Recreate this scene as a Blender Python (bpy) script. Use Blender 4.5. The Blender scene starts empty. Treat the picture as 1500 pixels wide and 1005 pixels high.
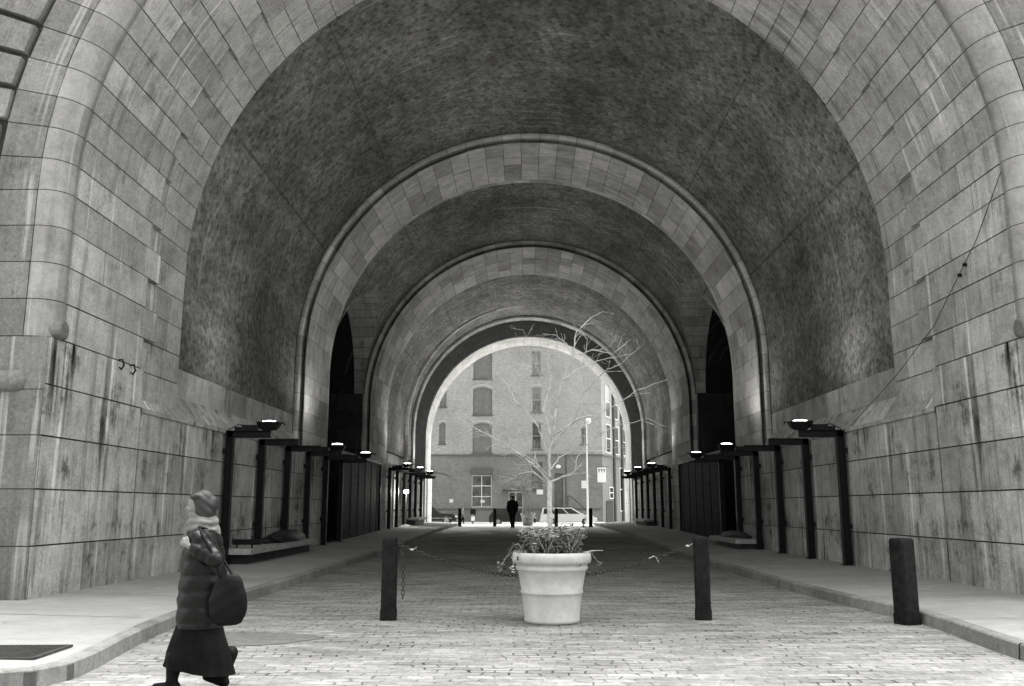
import bpy, math, random
from math import sin, cos, pi, sqrt, radians as RAD
from mathutils import Vector, Matrix

scene = bpy.context.scene
COL = scene.collection
TINT = (1.0, 0.995, 0.965)

# ------------------------------------------------------------------ helpers
class MB:
    """collects faces for ONE mesh object"""
    def __init__(s):
        s.v = []; s.f = []; s.uv = []; s.tone = []; s.mi = []; s.smooth = []
    def face(s, pts, uv=None, tone=0.5, mi=0, sm=False):
        b = len(s.v); s.v.extend([tuple(p) for p in pts]); s.f.append(list(range(b, b+len(pts))))
        s.uv.append(uv or [(p[0]+p[1], p[2]) for p in pts]); s.tone.append(tone); s.mi.append(mi); s.smooth.append(sm)
    def grid(s, P, UV=None, tone=0.5, mi=0, sm=True, closed=False):
        n = len(P); m = len(P[0]); b = len(s.v)
        for r in P: s.v.extend([tuple(p) for p in r])
        for i in range(n-1):
            for j in range(m if closed else m-1):
                k = (j+1) % m
                ids = [b+i*m+j, b+(i+1)*m+j, b+(i+1)*m+k, b+i*m+k]
                s.f.append(ids)
                if UV: s.uv.append([UV[i][j], UV[i+1][j], UV[i+1][k], UV[i][k]])
                else: s.uv.append([(s.v[q][0]+s.v[q][1], s.v[q][2]) for q in ids])
                s.tone.append(tone); s.mi.append(mi); s.smooth.append(sm)
    def box(s, c, size, rot=None, tone=0.5, mi=0, taper=(1, 1), chamfer=0.0):
        hx, hy, hz = size[0]/2, size[1]/2, size[2]/2
        R = rot or Matrix.Identity(3); c = Vector(c)
        P = []
        for z, t in ((-hz, (1, 1)), (hz, taper)):
            for x, y in ((-hx, -hy), (hx, -hy), (hx, hy), (-hx, hy)):
                P.append(c + R @ Vector((x*t[0], y*t[1], z)))
        for q in ((0,3,2,1), (4,5,6,7), (0,1,5,4), (1,2,6,5), (2,3,7,6), (3,0,4,7)):
            s.face([P[i] for i in q], tone=tone, mi=mi)
    def tube(s, pts, rad, n=8, mi=0, cap=True, tone=.5, sm=True):
        pts = [Vector(p) for p in pts]
        if not isinstance(rad, (list, tuple)): rad = [rad]*len(pts)
        rows = []; up = Vector((0.123, 0.317, 0.94))
        prev = None
        for i, p in enumerate(pts):
            d = (pts[min(i+1, len(pts)-1)] - pts[max(i-1, 0)])
            if d.length < 1e-9: d = Vector((0, 0, 1))
            d.normalize()
            if prev is None:
                a = d.cross(up)
                if a.length < .05: a = d.cross(Vector((1, 0, 0)))
            else:
                a = prev - d*prev.dot(d)
                if a.length < 1e-6: a = d.cross(up)
            a.normalize(); prev = a; b2 = d.cross(a)
            rows.append([p + (a*cos(2*pi*k/n) + b2*sin(2*pi*k/n))*rad[i] for k in range(n)])
        s.grid(rows, tone=tone, mi=mi, sm=sm, closed=True)
        if cap:
            s.face(rows[0][::-1], mi=mi, tone=tone); s.face(rows[-1], mi=mi, tone=tone)
    def lathe(s, prof, c=(0, 0, 0), n=48, mi=0, sm=True, tone=.5):
        c = Vector(c)
        rows = [[c + Vector((r*cos(2*pi*k/n), r*sin(2*pi*k/n), z)) for k in range(n)] for r, z in prof]
        L = 0; UV = []
        for i, (r, z) in enumerate(prof):
            if i: L += math.hypot(r-prof[i-1][0], z-prof[i-1][1])
            UV.append([(k/n*3, L) for k in range(n)])
        s.grid(rows, UV=UV, mi=mi, sm=sm, closed=True, tone=tone)
    def ellipsoid(s, c, r, n=16, m=10, mi=0, rot=None, tone=.5):
        c = Vector(c); R = rot or Matrix.Identity(3); rows = []
        for i in range(m+1):
            t = -pi/2 + pi*i/m; t = max(min(t, pi/2-.02), -pi/2+.02)
            rows.append([c + R @ Vector((r[0]*cos(t)*cos(2*pi*k/n), r[1]*cos(t)*sin(2*pi*k/n), r[2]*sin(t))) for k in range(n)])
        s.grid(rows, mi=mi, closed=True, tone=tone)
        s.face(rows[0][::-1], mi=mi); s.face(rows[-1], mi=mi)
    def torus(s, c, R, r, axis, n=12, m=6, stretch=None, mi=0):
        c = Vector(c); ax = Vector(axis).normalized()
        a = ax.orthogonal().normalized() if stretch is None else Vector(stretch).normalized()
        b = ax.cross(a); rows = []
        for i in range(n+1):
            t = 2*pi*i/n; ctr = c + a*(cos(t)*R*1.5 if stretch else cos(t)*R) + b*(sin(t)*R)
            d = (a*cos(t)+b*sin(t)).normalized()
            rows.append([ctr + (d*cos(2*pi*k/m) + ax*sin(2*pi*k/m))*r for k in range(m)])
        s.grid(rows, closed=True, mi=mi)
    def build(s, name, mats, parent=None, origin=(0, 0, 0), weld=False):
        o = Vector(origin); me = bpy.data.meshes.new(name)
        me.from_pydata([Vector(p)-o for p in s.v], [], s.f)
        if not isinstance(mats, (list, tuple)): mats = [mats]
        for m in mats: me.materials.append(m)
        uvl = me.uv_layers.new(name='UVMap')
        fl = [c for f in s.uv for p in f for c in (p[0], p[1])]
        uvl.data.foreach_set('uv', fl)
        at = me.attributes.new('tone', 'FLOAT', 'FACE'); at.data.foreach_set('value', s.tone)
        me.polygons.foreach_set('material_index', s.mi)
        me.polygons.foreach_set('use_smooth', s.smooth)
        me.update()
        ob = bpy.data.objects.new(name, me); COL.objects.link(ob)
        if parent is not None: ob.parent = parent
        return ob

def tag(o, label=None, cat=None, group=None, kind=None):
    if label: o['label'] = label
    if cat: o['category'] = cat
    if group: o['group'] = group
    if kind: o['kind'] = kind
    return o
def thing(name, label, cat, loc=(0, 0, 0), rz=0, group=None):
    o = bpy.data.objects.new(name, None); COL.objects.link(o); o.location = loc; o.rotation_euler = (0, 0, rz)
    o.empty_display_size = .2
    return tag(o, label, cat, group)
def copy_tree(o, parent=None):
    c = o.copy(); COL.objects.link(c); c.parent = parent
    for ch in list(o.children): copy_tree(ch, c)
    return c
def place(o, loc, rz=0, label=None, sc=None):
    o.location = loc; o.rotation_euler = (0, 0, rz)
    if sc: o.scale = (sc, sc, sc)
    if label: o['label'] = label
    return o
def structure(o): o['kind'] = 'structure'; return o

# ------------------------------------------------------------------ materials
class NT:
    def __init__(s, name):
        s.m = bpy.data.materials.new(name); s.m.use_nodes = True
        s.t = s.m.node_tree; s.t.nodes.clear()
        s.out = s.n('ShaderNodeOutputMaterial'); s.b = s.n('ShaderNodeBsdfPrincipled')
        s.l(s.b.outputs[0], s.out.inputs[0])
    def n(s, t, **k):
        o = s.t.nodes.new(t)
        for a, v in k.items(): setattr(o, a, v)
        return o
    def l(s, a, b): s.t.links.new(a, b)
    def set(s, sock, v):
        if hasattr(v, 'is_linked') or hasattr(v, 'links'): s.l(v, sock)
        else: sock.default_value = v
    def math(s, op, a, b=0.0, c=0.0, clamp=False):
        o = s.n('ShaderNodeMath', operation=op, use_clamp=clamp)
        s.set(o.inputs[0], a); s.set(o.inputs[1], b); s.set(o.inputs[2], c); return o.outputs[0]
    def mul(s, a, b): return s.math('MULTIPLY', a, b)
    def add(s, a, b): return s.math('ADD', a, b)
    def rng(s, v, a, b, c, d, clamp=True, smooth=False):
        o = s.n('ShaderNodeMapRange'); o.clamp = clamp
        if smooth: o.interpolation_type = 'SMOOTHSTEP'
        s.set(o.inputs[0], v)
        for i, q in enumerate((a, b, c, d)): s.set(o.inputs[i+1], q)
        return o.outputs[0]
    def coord(s, kind='Object'):
        return s.n('ShaderNodeTexCoord').outputs[kind]
    def mapping(s, vec, scale=(1, 1, 1), rot=(0, 0, 0), loc=(0, 0, 0)):
        o = s.n('ShaderNodeMapping'); s.l(vec, o.inputs[0]); o.inputs['Scale'].default_value = scale
        o.inputs['Rotation'].default_value = rot; o.inputs['Location'].default_value = loc; return o.outputs[0]
    def noise(s, vec, scale, detail=4, rough=.55, dist=0):
        o = s.n('ShaderNodeTexNoise'); s.l(vec, o.inputs['Vector']); o.inputs['Scale'].default_value = scale
        o.inputs['Detail'].default_value = detail; o.inputs['Roughness'].default_value = rough
        o.inputs['Distortion'].default_value = dist; return o.outputs[0]
    def attr(s, name):
        o = s.n('ShaderNodeAttribute'); o.attribute_name = name; return o.outputs['Fac']
    def brick(s, vec, w, h, mortar=.01, c1=.4, c2=.6, cm=.0, smooth=.1, offset=.5, bias=0):
        o = s.n('ShaderNodeTexBrick'); s.l(vec, o.inputs['Vector'])
        for k, v in (('Color1', c1), ('Color2', c2), ('Mortar', cm)): o.inputs[k].default_value = (v, v, v, 1)
        o.inputs['Scale'].default_value = 1; o.inputs['Mortar Size'].default_value = mortar
        o.inputs['Mortar Smooth'].default_value = smooth; o.inputs['Brick Width'].default_value = w
        o.inputs['Row Height'].default_value = h; o.inputs['Bias'].default_value = bias; o.offset = offset
        return o
    def value_color(s, val, tint=TINT):
        o = s.n('ShaderNodeVectorMath', operation='SCALE'); o.inputs[0].default_value = tint
        s.set(o.inputs['Scale'], val); s.l(o.outputs[0], s.b.inputs['Base Color'])
    def rough(s, v): s.set(s.b.inputs['Roughness'], v)
    def bump(s, h, strength=.5, dist=.02, prev=None):
        o = s.n('ShaderNodeBump'); o.inputs['Strength'].default_value = strength; o.inputs['Distance'].default_value = dist
        s.l(h, o.inputs['Height'])
        if prev is not None: s.l(prev, o.inputs['Normal'])
        s.l(o.outputs[0], s.b.inputs['Normal']); return o.outputs[0]

def simple(name, v, rough=.6, metal=0, var=.25, scale=6, tint=TINT, bump=.15, emit=None, spec=None):
    t = NT(name); c = t.coord()
    n = t.noise(c, scale, 5, .6); n2 = t.noise(c, scale*9, 3, .6)
    val = t.mul(t.mul(v, t.rng(n, .3, .7, 1-var, 1+var)), t.rng(n2, .3, .7, 1-var*.5, 1+var*.5))
    t.value_color(val, tint); t.rough(t.rng(n, .3, .7, min(1, rough*1.15), rough*.85)); t.b.inputs['Metallic'].default_value = metal
    if spec is not None: t.b.inputs['Specular IOR Level'].default_value = spec
    if bump: t.bump(n2, bump, .01)
    if emit:
        t.b.inputs['Emission Color'].default_value = (1, .99, .96, 1); t.b.inputs['Emission Strength'].default_value = emit
    return t.m

def granite(name, base, contrast=.22, streak=.5, white=.5, speck=.22, bumpv=.35):
    t = NT(name); o = t.coord('Object'); uv = t.coord('UV')
    tone = t.attr('tone')
    big = t.noise(o, .55, 5, .6); med = t.noise(o, 3.2, 6, .65); sp = t.noise(o, 46, 3, .75); sp2 = t.noise(o, 17, 4, .7)
    st = t.noise(t.mapping(uv, (4.2, .22, 1)), 1.0, 5, .62, .3)
    patch = t.noise(t.mapping(uv, (.5, .35, 1), loc=(3.1, 7.7, 0)), 1.0, 3, .5)
    dark = t.mul(t.rng(st, .50, .68, 0, 1, smooth=True), t.rng(patch, .42, .62, 0.1, 1))
    wst = t.noise(t.mapping(uv, (5.5, .16, 1), loc=(11.3, 2.2, 0)), 1.0, 4, .55, .2)
    wpatch = t.noise(t.mapping(uv, (.45, .5, 1), loc=(5.3, 1.7, 0)), 1.0, 2, .5)
    wh = t.mul(t.rng(wst, .585, .65, 0, 1, smooth=True), t.rng(wpatch, .47, .56, 0, 1))
    v = t.mul(base, t.rng(tone, 0, 1, 1-contrast, 1+contrast))
    v = t.mul(v, t.rng(big, .3, .7, .82, 1.18)); v = t.mul(v, t.rng(med, .25, .75, .74, 1.24))
    v = t.mul(v, t.rng(sp, .28, .72, 1-speck, 1+speck)); v = t.mul(v, t.rng(sp2, .3, .7, 1-speck*.7, 1+speck*.7))
    v = t.mul(v, t.math('SUBTRACT', 1.0, t.mul(dark, streak)))
    comb = t.noise(t.mapping(uv, (13, .5, 1), loc=(1, 3, 0)), 1.0, 4, .6)
    blot = t.noise(t.mapping(uv, (1, .8, 1), loc=(4, 9, 0)), 1.15, 8, .72)
    v = t.mul(v, t.math('SUBTRACT', 1.0, t.mul(t.mul(t.rng(comb, .42, .62, 0, 1), t.rng(blot, .45, .62, 0, 1)), streak*.6)))
    v = t.mul(v, t.math('SUBTRACT', 1.0, t.mul(t.rng(blot, .54, .66, 0, 1, smooth=True), streak*.62)))
    v = t.add(v, t.mul(wh, white*.3))
    t.value_color(v); t.rough(.82)
    t.b.inputs['Specular IOR Level'].default_value = .08
    h = t.add(t.mul(sp2, .6), t.mul(med, .6)); t.bump(h, bumpv, .012)
    return t.m

def vault_tile(name, base):
    t = NT(name); uv = t.coord('UV'); o = t.coord('Object')
    r = t.mapping(uv, (1, 1, 1), rot=(0, 0, RAD(45)))
    wob = t.noise(uv, 1.7, 2, .5)
    br = t.brick(r, .14, .14, mortar=.012, c1=.2, c2=.8, cm=.62, smooth=.3)
    big = t.noise(uv, .28, 5, .6); med = t.noise(uv, 1.7, 8, .74); fine = t.noise(uv, 9, 6, .8)
    sk = t.noise(t.mapping(uv, (2.4, .12, 1)), 1.0, 5, .6, .2)         # rain marks running down the curve
    sk2 = t.noise(t.mapping(uv, (.1, 1.2, 1), loc=(2, 4, 0)), 1.0, 4, .55)  # bands along the vault
    wsk = t.noise(t.mapping(uv, (5.0, .2, 1), loc=(9, 1, 0)), 1.0, 4, .6)
    wp = t.noise(t.mapping(uv, (.3, .4, 1), loc=(1.3, 9.1, 0)), 1.0, 2, .5)
    fine2 = t.noise(uv, 27, 4, .8)
    v = t.mul(base, t.rng(br.outputs['Color'], .2, .8, .6, 1.4, clamp=False))
    v = t.mul(v, t.rng(big, .3, .7, .55, 1.5)); v = t.mul(v, t.rng(med, .28, .72, .6, 1.48))
    v = t.mul(v, t.rng(fine, .3, .7, .52, 1.55)); v = t.mul(v, t.rng(fine2, .3, .7, .5, 1.6)); v = t.mul(v, t.rng(sk, .3, .7, .93, 1.07)); v = t.mul(v, t.rng(sk2, .3, .7, .8, 1.2))
    w = t.mul(t.rng(wsk, .57, .65, 0, 1, smooth=True), t.rng(wp, .5, .6, 0, 1))
    v = t.add(v, t.mul(w, .10))
    sx = t.n('ShaderNodeSeparateXYZ'); t.l(uv, sx.inputs[0]); L = 0
    for c0, wd in ((3.35, .05), (19.55, .05), (6.4, .03), (16.3, .03)):       # old construction joints along the vault
        L = t.add(L, t.rng(t.math('ABSOLUTE', t.math('SUBTRACT', sx.outputs[1], c0)), wd*.3, wd, .55, 0))
    v = t.mul(v, t.math('SUBTRACT', 1.0, t.mul(L, t.rng(med, .35, .6, .2, 1))))
    t.value_color(v); t.rough(.85); t.b.inputs['Specular IOR Level'].default_value = .1
    t.bump(t.add(t.mul(br.outputs['Fac'], -.4), t.mul(fine, .8)), .35, .01)
    return t.m

def cobbles(name, base):
    t = NT(name); o = t.coord('Object')
    wob = t.n('ShaderNodeTexNoise'); t.l(o, wob.inputs['Vector']); wob.inputs['Scale'].default_value = 2.6; wob.inputs['Detail'].default_value = 5
    vm = t.n('ShaderNodeVectorMath', operation='MULTIPLY_ADD'); t.l(wob.outputs['Color'], vm.inputs[0]); vm.inputs[1].default_value = (.26, .17, 0); t.l(o, vm.inputs[2])
    br = t.brick(vm.outputs[0], .27, .135, mortar=.012, c1=.3, c2=.7, cm=.5, smooth=.6)
    fac = br.outputs['Fac']
    big = t.noise(o, .35, 5, .6); med = t.noise(t.mapping(o, (.55, 2.2, 1)), 1.4, 6, .7); fine = t.noise(o, 34, 4, .7); f2 = t.noise(o, 9, 4, .7)
    jn = t.rng(t.noise(t.mapping(o, (.5, 1.1, 1)), 1.7, 4, .65), .45, .62, 0.18, 1.0)     # joints mostly dusted over, open in places
    jm = t.mul(fac, jn)
    v = t.mul(base, t.rng(br.outputs['Color'], .3, .7, .82, 1.14))
    v = t.mul(v, t.rng(big, .3, .7, .8, 1.15)); v = t.mul(v, t.rng(med, .28, .72, .6, 1.25)); v = t.mul(v, t.rng(fine, .3, .7, .78, 1.2)); v = t.mul(v, t.rng(f2, .3, .7, .76, 1.2))
    v = t.mul(v, t.math('SUBTRACT', 1.0, t.mul(jm, .8)))
    t.value_color(v); t.rough(.95); t.b.inputs['Specular IOR Level'].default_value = 0
    h = t.add(t.mul(jm, -1.0), t.add(t.mul(f2, .35), t.mul(fine, .15))); t.bump(h, .75, .03)
    return t.m

def concrete(name, base, joint=1.8):
    t = NT(name); o = t.coord('Object')
    big = t.noise(o, .5, 5, .6); med = t.noise(o, 3.5, 5, .65); fine = t.noise(o, 60, 3, .7)
    v = t.mul(base, t.rng(big, .3, .7, .84, 1.12)); v = t.mul(v, t.rng(med, .3, .7, .88, 1.1)); v = t.mul(v, t.rng(fine, .3, .7, .92, 1.08))
    t.value_color(v); t.rough(.95); t.b.inputs['Specular IOR Level'].default_value = .05
    t.bump(t.add(fine, med), .2, .01)
    return t.m

def brickwall(name, base):
    t = NT(name); uv = t.coord('UV'); o = t.coord('Object')
    br = t.brick(uv, .23, .08, mortar=.012, c1=.2, c2=.8, cm=.95, smooth=.2)
    big = t.noise(uv, .25, 5, .6); med = t.noise(uv, 2.0, 5, .7); f = t.noise(t.mapping(uv, (2.5, 9, 1)), 1.0, 4, .7)
    v = t.mul(base, t.rng(br.outputs['Color'], .2, .9, .74, 1.34)); v = t.mul(v, t.rng(big, .3, .7, .82, 1.2))
    v = t.mul(v, t.rng(med, .3, .7, .93, 1.07)); v = t.mul(v, t.rng(f, .3, .7, .86, 1.14))
    t.value_color(v); t.rough(.85); t.bump(br.outputs['Fac'], -.3, .01)
    return t.m

M = {}
M['granite'] = granite('granite ashlar', .38, .20, .45, .8, .28)
M['granite_low'] = granite('stained granite ashlar', .43, .2, 1.0, .9, .28)
M['granite_rough'] = granite('rough grey granite', .17, .12, .45, .5, .3)
M['granite_roll'] = granite('smooth dressed granite', .27, .07, .25, .3, .15)
M['granite_mid'] = granite('dull vault granite', .24, .3, .4, .2)
M['granite_ring'] = granite('voussoir granite', .40, .28, .35, .5)
M['granite_black'] = granite('near-black granite', .010, .35, .3, .1)  # near-black stone for the soffit before the outer arch
M['granite_shaded'] = granite('shaded passage granite', .03, .25, .4, .2)  # gloom of the side passages put into the stone colour
M['granite_pale'] = granite('pale granite', .5, .06, .12, .1, .12)
M['mortar'] = simple('dark joint', .035, .9, var=.3)
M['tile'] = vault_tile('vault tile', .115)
M['tile_lit'] = vault_tile('far-lit vault tile', .16)  # lighter copy of the tile, far-end light put into its colour
M['cobble'] = cobbles('granite setts', .27)
M['concrete'] = concrete('pavement concrete', .31)
def exit_glow(name, lo, hi):      # daylight from the far exit put into the road colour, fading inwards
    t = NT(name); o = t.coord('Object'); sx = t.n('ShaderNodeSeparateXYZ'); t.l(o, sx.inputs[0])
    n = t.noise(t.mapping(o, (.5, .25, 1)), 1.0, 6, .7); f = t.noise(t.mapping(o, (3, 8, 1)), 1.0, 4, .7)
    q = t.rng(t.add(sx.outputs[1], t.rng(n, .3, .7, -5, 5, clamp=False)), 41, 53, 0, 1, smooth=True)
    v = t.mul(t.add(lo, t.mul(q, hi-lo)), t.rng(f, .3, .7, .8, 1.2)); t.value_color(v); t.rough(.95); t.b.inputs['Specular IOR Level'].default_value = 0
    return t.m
M['apron'] = exit_glow('dusty setts', .25, .8)
M['kerb'] = granite('kerb stone', .22, .14, .3, .1)
M['asphalt'] = concrete('worn street asphalt', .55)
M['brick'] = brickwall('pale brick', .155)
M['brick_low'] = brickwall('painted lower brick', .09)
M['steel'] = simple('black painted steel', .008, .5, spec=.2)
M['bollard'] = simple('weathered dark bollard', .010, .7, spec=.15, var=.6, scale=9, bump=.4)
M['chain'] = simple('chain steel', .05, .4, .8)
M['pot'] = simple('pale moulded planter', .46, .55, var=.13, scale=6, bump=.05)
M['pot_old'] = simple('grey planter', .33, .6, var=.12)
M['soil'] = simple('soil', .03, .95, var=.5, scale=20, bump=.8)
M['bark'] = simple('pale bark', .42, .8, var=.35, scale=22, bump=.5)
M['bark_dark'] = simple('branch bark', .36, .8, var=.35, scale=9, bump=.3)
M['leaf'] = simple('leaf', .085, .6, var=.45, scale=20)
M['kerb_joint'] = simple('kerb joint grit', .09, .9, var=.3)
M['litter'] = simple('dead leaf', .05, .8, var=.6, scale=9)
M['flower'] = simple('pale flower', .7, .7, var=.2, scale=20)
M['lens'] = simple('lit lamp lens', .8, .4, emit=6, bump=0)
M['wood'] = simple('bleached timber', .34, .8, var=.3, scale=8, bump=.4)
M['tarp'] = simple('black tarpaulin', .012, .6, var=.3)
M['gate'] = simple('black gate sheet', .008, .7, spec=.1)
M['skin'] = simple('skin', .17, .5, var=.06, bump=0)
M['hair'] = simple('dark hair', .008, .5, var=.4, scale=30, bump=.4)
M['coat'] = simple('quilted coat', .005, .45, var=.25, scale=5, spec=.22)
M['scarf'] = simple('pale scarf', .14, .9, var=.25, scale=14, bump=.5)
M['black_cloth'] = simple('black cloth', .006, .85, var=.3, spec=.1)
M['leather'] = simple('bag leather', .004, .55, var=.2, spec=.12)
M['grey_cloth'] = simple('grey cloth', .12, .8, var=.2)
M['white_bag'] = simple('white carrier bag', .5, .6, var=.05)
M['car_dark'] = simple('dark car paint', .006, .35, var=.03, bump=0, spec=.2)
M['car_black'] = simple('black car paint', .005, .35, var=.03, bump=0, spec=.2)
M['car_white'] = simple('white car paint', .30, .25, var=.03, bump=0)
M['glass'] = simple('dark glass', .012, .12, var=.05, bump=0, spec=.3)
M['glass_pale'] = simple('reflecting glass', .045, .12, var=.8, scale=1.6, bump=0, spec=.9)
M['tyre'] = simple('tyre', .015, .85)
M['alloy'] = simple('wheel alloy', .16, .4, .5)
M['white'] = simple('white paint', .42, .6, var=.08)
M['shutter'] = simple('grey painted shutter', .075, .7, var=.14, scale=3)
M['shutter_dark'] = simple('dark painted shutter', .045, .7, var=.14, scale=3)
M['trim'] = simple('stone trim', .24, .75, var=.15)
M['trim_dark'] = simple('dark stone band', .05, .8, var=.2)
M['grate'] = simple('iron grate', .06, .5, .5)
M['plate'] = simple('worn iron cover', .14, .6, var=.3)

# ------------------------------------------------------------------ layout constants (metres)
X0, ZC = 0.18, 6.08           # tunnel axis, springing height
RI, RV = 7.0, 7.3             # stone rings / vault
def gh(y):                    # gentle hump of the carriageway towards the far end
    def ss(a, b, t): t = min(1, max(0, (t-a)/(b-a))); return t*t*(3-2*t)
    return .25*ss(26, 50, y) - .38*ss(62, 82, y)

def path(R, s):
    """point on the arch outline at signed height s measured from the springing, left leg: s<0 leg, then arc"""
    if s < 0: return (X0-R, ZC+s)
    a = s/R
    if a > pi: return (X0+R, ZC-(s-R*pi))
    return (X0-R*cos(a), ZC+R*sin(a))
def amap(R):
    """u = depth y, v = arch path of nominal radius 7, d = recess"""
    def f(u, v, d):
        vv = v
        if 0 < v < pi*RI: vv = v/RI*(R+d)
        elif v >= pi*RI: vv = pi*(R+d)+(v-pi*RI)
        x, z = path(R+d, vv); return (x, u, z)
    return f

def rows_between(a, b, step, seed=0, jitter=.0):
    n = max(1, round((b-a)/step)); r = random.Random(seed)
    e = [a+(b-a)*i/n for i in range(n+1)]
    for i in range(1, n): e[i] += r.uniform(-jitter, jitter)*step
    return e

def blocks(mb, f, rows, u0, u1, lmin, lmax, seed, joint=.014, g=.03, ends=None, sub=1, back=True, irr=.004):
    """ashlar: every stone is a raised block with open joints between; mi 0 stone, mi 1 joint bottom"""
    r = random.Random(seed); h = joint/2
    for i in range(len(rows)-1):
        v0, v1 = rows[i], rows[i+1]
        a, b = (u0, u1) if ends is None else (u0, u1+ends(i))
        cuts = [a]
        x = a + r.uniform(.35, 1.0)*lmax
        while x < b-lmin*.6: cuts.append(x); x += r.uniform(lmin, lmax)
        cuts.append(b)
        for k in range(len(cuts)-1):
            c0, c1 = cuts[k], cuts[k+1]
            # neighbouring stones inside a course often fit so tight that the joint barely shows
            hu = h*r.choice((.8, 1.6, 2.6))
            off = r.uniform(-irr, irr); tone = r.random()
            ws = [v0+h + (v1-v0-2*h)*q/sub for q in range(sub+1)]
            for q in range(sub):
                p = [f(c0+hu, ws[q], off), f(c1-hu, ws[q], off), f(c1-hu, ws[q+1], off), f(c0+hu, ws[q+1], off)]
                mb.face(p, [(c0, ws[q]), (c1, ws[q]), (c1, ws[q+1]), (c0, ws[q+1])], tone, 0)
            ring = [(c0+hu, v0+h), (c1-hu, v0+h), (c1-hu, v1-h), (c0+hu, v1-h)]
            for q in range(4):
                A, B = ring[q], ring[(q+1) % 4]
                mb.face([f(A[0], A[1], off), f(B[0], B[1], off), f(B[0], B[1], g), f(A[0], A[1], g)], [A, B, B, A], tone*.6, 0)
        if back:
            mb.face([f(a, v0, g), f(b, v0, g), f(b, v1, g), f(a, v1, g)], [(a, v0), (b, v0), (b, v1), (a, v1)], .5, 1)

def moulding(mb, prof, rows, joint=.012, g=.02, seed=0, sm=True):
    """profile [(r, y)] swept round the arch, cut by joints; groove bottom is the same profile set back"""
    r = random.Random(seed)
    for i in range(len(rows)-1):
        tone = r.random()
        for (a, b, dd, mi) in ((rows[i]+joint/2, rows[i+1]-joint/2, 0, 0), (rows[i], rows[i+1], g, 1)):
            nn = 2 if mi == 0 else 1
            P = []; UV = []
            for q in range(nn+1):
                v = a+(b-a)*q/nn
                P.append([amap(rr+dd)(yy+dd, v, 0) for rr, yy in prof]); UV.append([(k*.1, v) for k in range(len(prof))])
            mb.grid(P, UV, tone, mi, sm=sm)

GB = .02   # ground level at the foot of the walls is +0.2 (pavement), start stones a little lower
VR = rows_between(0, pi*RI, .465, 1)          # arch course joints
LEG_L = rows_between(3.87-ZC, 0, .55, 2)      # v of the left leg above the base
LEG_R = [pi*RI - v for v in LEG_L][::-1]
LOWZ = [.0, .92, 1.70, 2.45, 3.18]
def wall_rows(lo, hi): return [z-ZC for z in LOWZ if lo-.01 <= z <= hi+.01]

ANCH = thing('bridge_anchorage', 'huge granite bridge archway with tiled vaults spanning the cobbled passage', 'archway', (X0, 12.4, 0))
AO = (X0, 12.4, 0)
ST = [M['granite'], M['mortar']]; FT = [M['granite_rough'], M['mortar']]; LW = [M['granite_low'], M['mortar']]; RG = [M['granite_ring'], M['mortar']]

# --- front arch: roll moulding, soffit with toothed inner edge
mb = MB(); prof = [(RV+.05-.35*sin(a)*1.0, 12.75-.35*cos(a)) for a in [i*pi/2/8 for i in range(9)]]
prof = [(RV+.09, 12.41), (RV+.05, 12.40)] + prof[1:] + [(RI+.015, 12.76), (RI+.015, 12.80)]
moulding(mb, prof, LEG_L+VR[1:]+LEG_R[1:], seed=3); mb.build('roll_moulding', [M['granite_roll'], M['mortar']], ANCH, AO)
mb = MB(); rr = random.Random(8); teeth = [(.28 if i % 2 else -.12)+rr.uniform(-.08, .08) for i in range(400)]
blocks(mb, amap(RI), LEG_L+VR[1:]+LEG_R[1:], 12.8, 15.65, 1.0, 2.0, 5, ends=lambda i: teeth[i], joint=.02)
for i, (a, b) in enumerate(zip((LEG_L+VR[1:]+LEG_R[1:])[:-1], (LEG_L+VR[1:]+LEG_R[1:])[1:])):   # inner end faces of the teeth
    y = 15.65+teeth[i]; A = amap(RI); B = amap(RV+.04)
    mb.face([A(y, a, 0), A(y, b, 0), B(y, b, 0), B(y, a, 0)], tone=.4)
    if i:
        y2 = 15.65+teeth[i-1]; mb.face([A(y, a, .002), A(y2, a, .002), B(y2, a, 0), B(y, a, 0)], tone=.4)
mb.build('front_soffit', ST, ANCH, AO)

def wall_map(side, R=RI):
    return lambda u, v, d: (X0+side*(R+d), u, ZC+v)
def lower_wall(y0, y1, seed, top=True, mats=None, R=RI, rows=None, lmin=.9, lmax=1.9):
    for side in (-1, 1):
        mb = MB(); blocks(mb, wall_map(side, R), rows or [z-ZC for z in LOWZ], y0, y1, lmin, lmax, seed+side, joint=.022)
        mb.build('lower_wall', mats or LW, ANCH, AO)
# pier below the roll moulding (12.4 - 15.65), flush with the lower walls
for side in (-1, 1):
    mb = MB(); blocks(mb, wall_map(side), [z-ZC for z in LOWZ]+[3.87-ZC], 12.4, 15.6, 1.2, 2.2, 30+side, joint=.022, irr=.006)
    mb.face([(X0+side*RI, 15.6, 3.18), (X0+side*(RV+.05), 15.6, 3.18), (X0+side*(RV+.05), 15.6, 3.87), (X0+side*RI, 15.6, 3.87)])
    mb.build('pier_base', LW, ANCH, AO)
lower_wall(15.65, 31.0, 40)
lower_wall(39.0, 60.0, 50, mats=[M['granite'], M['mortar']])
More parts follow.
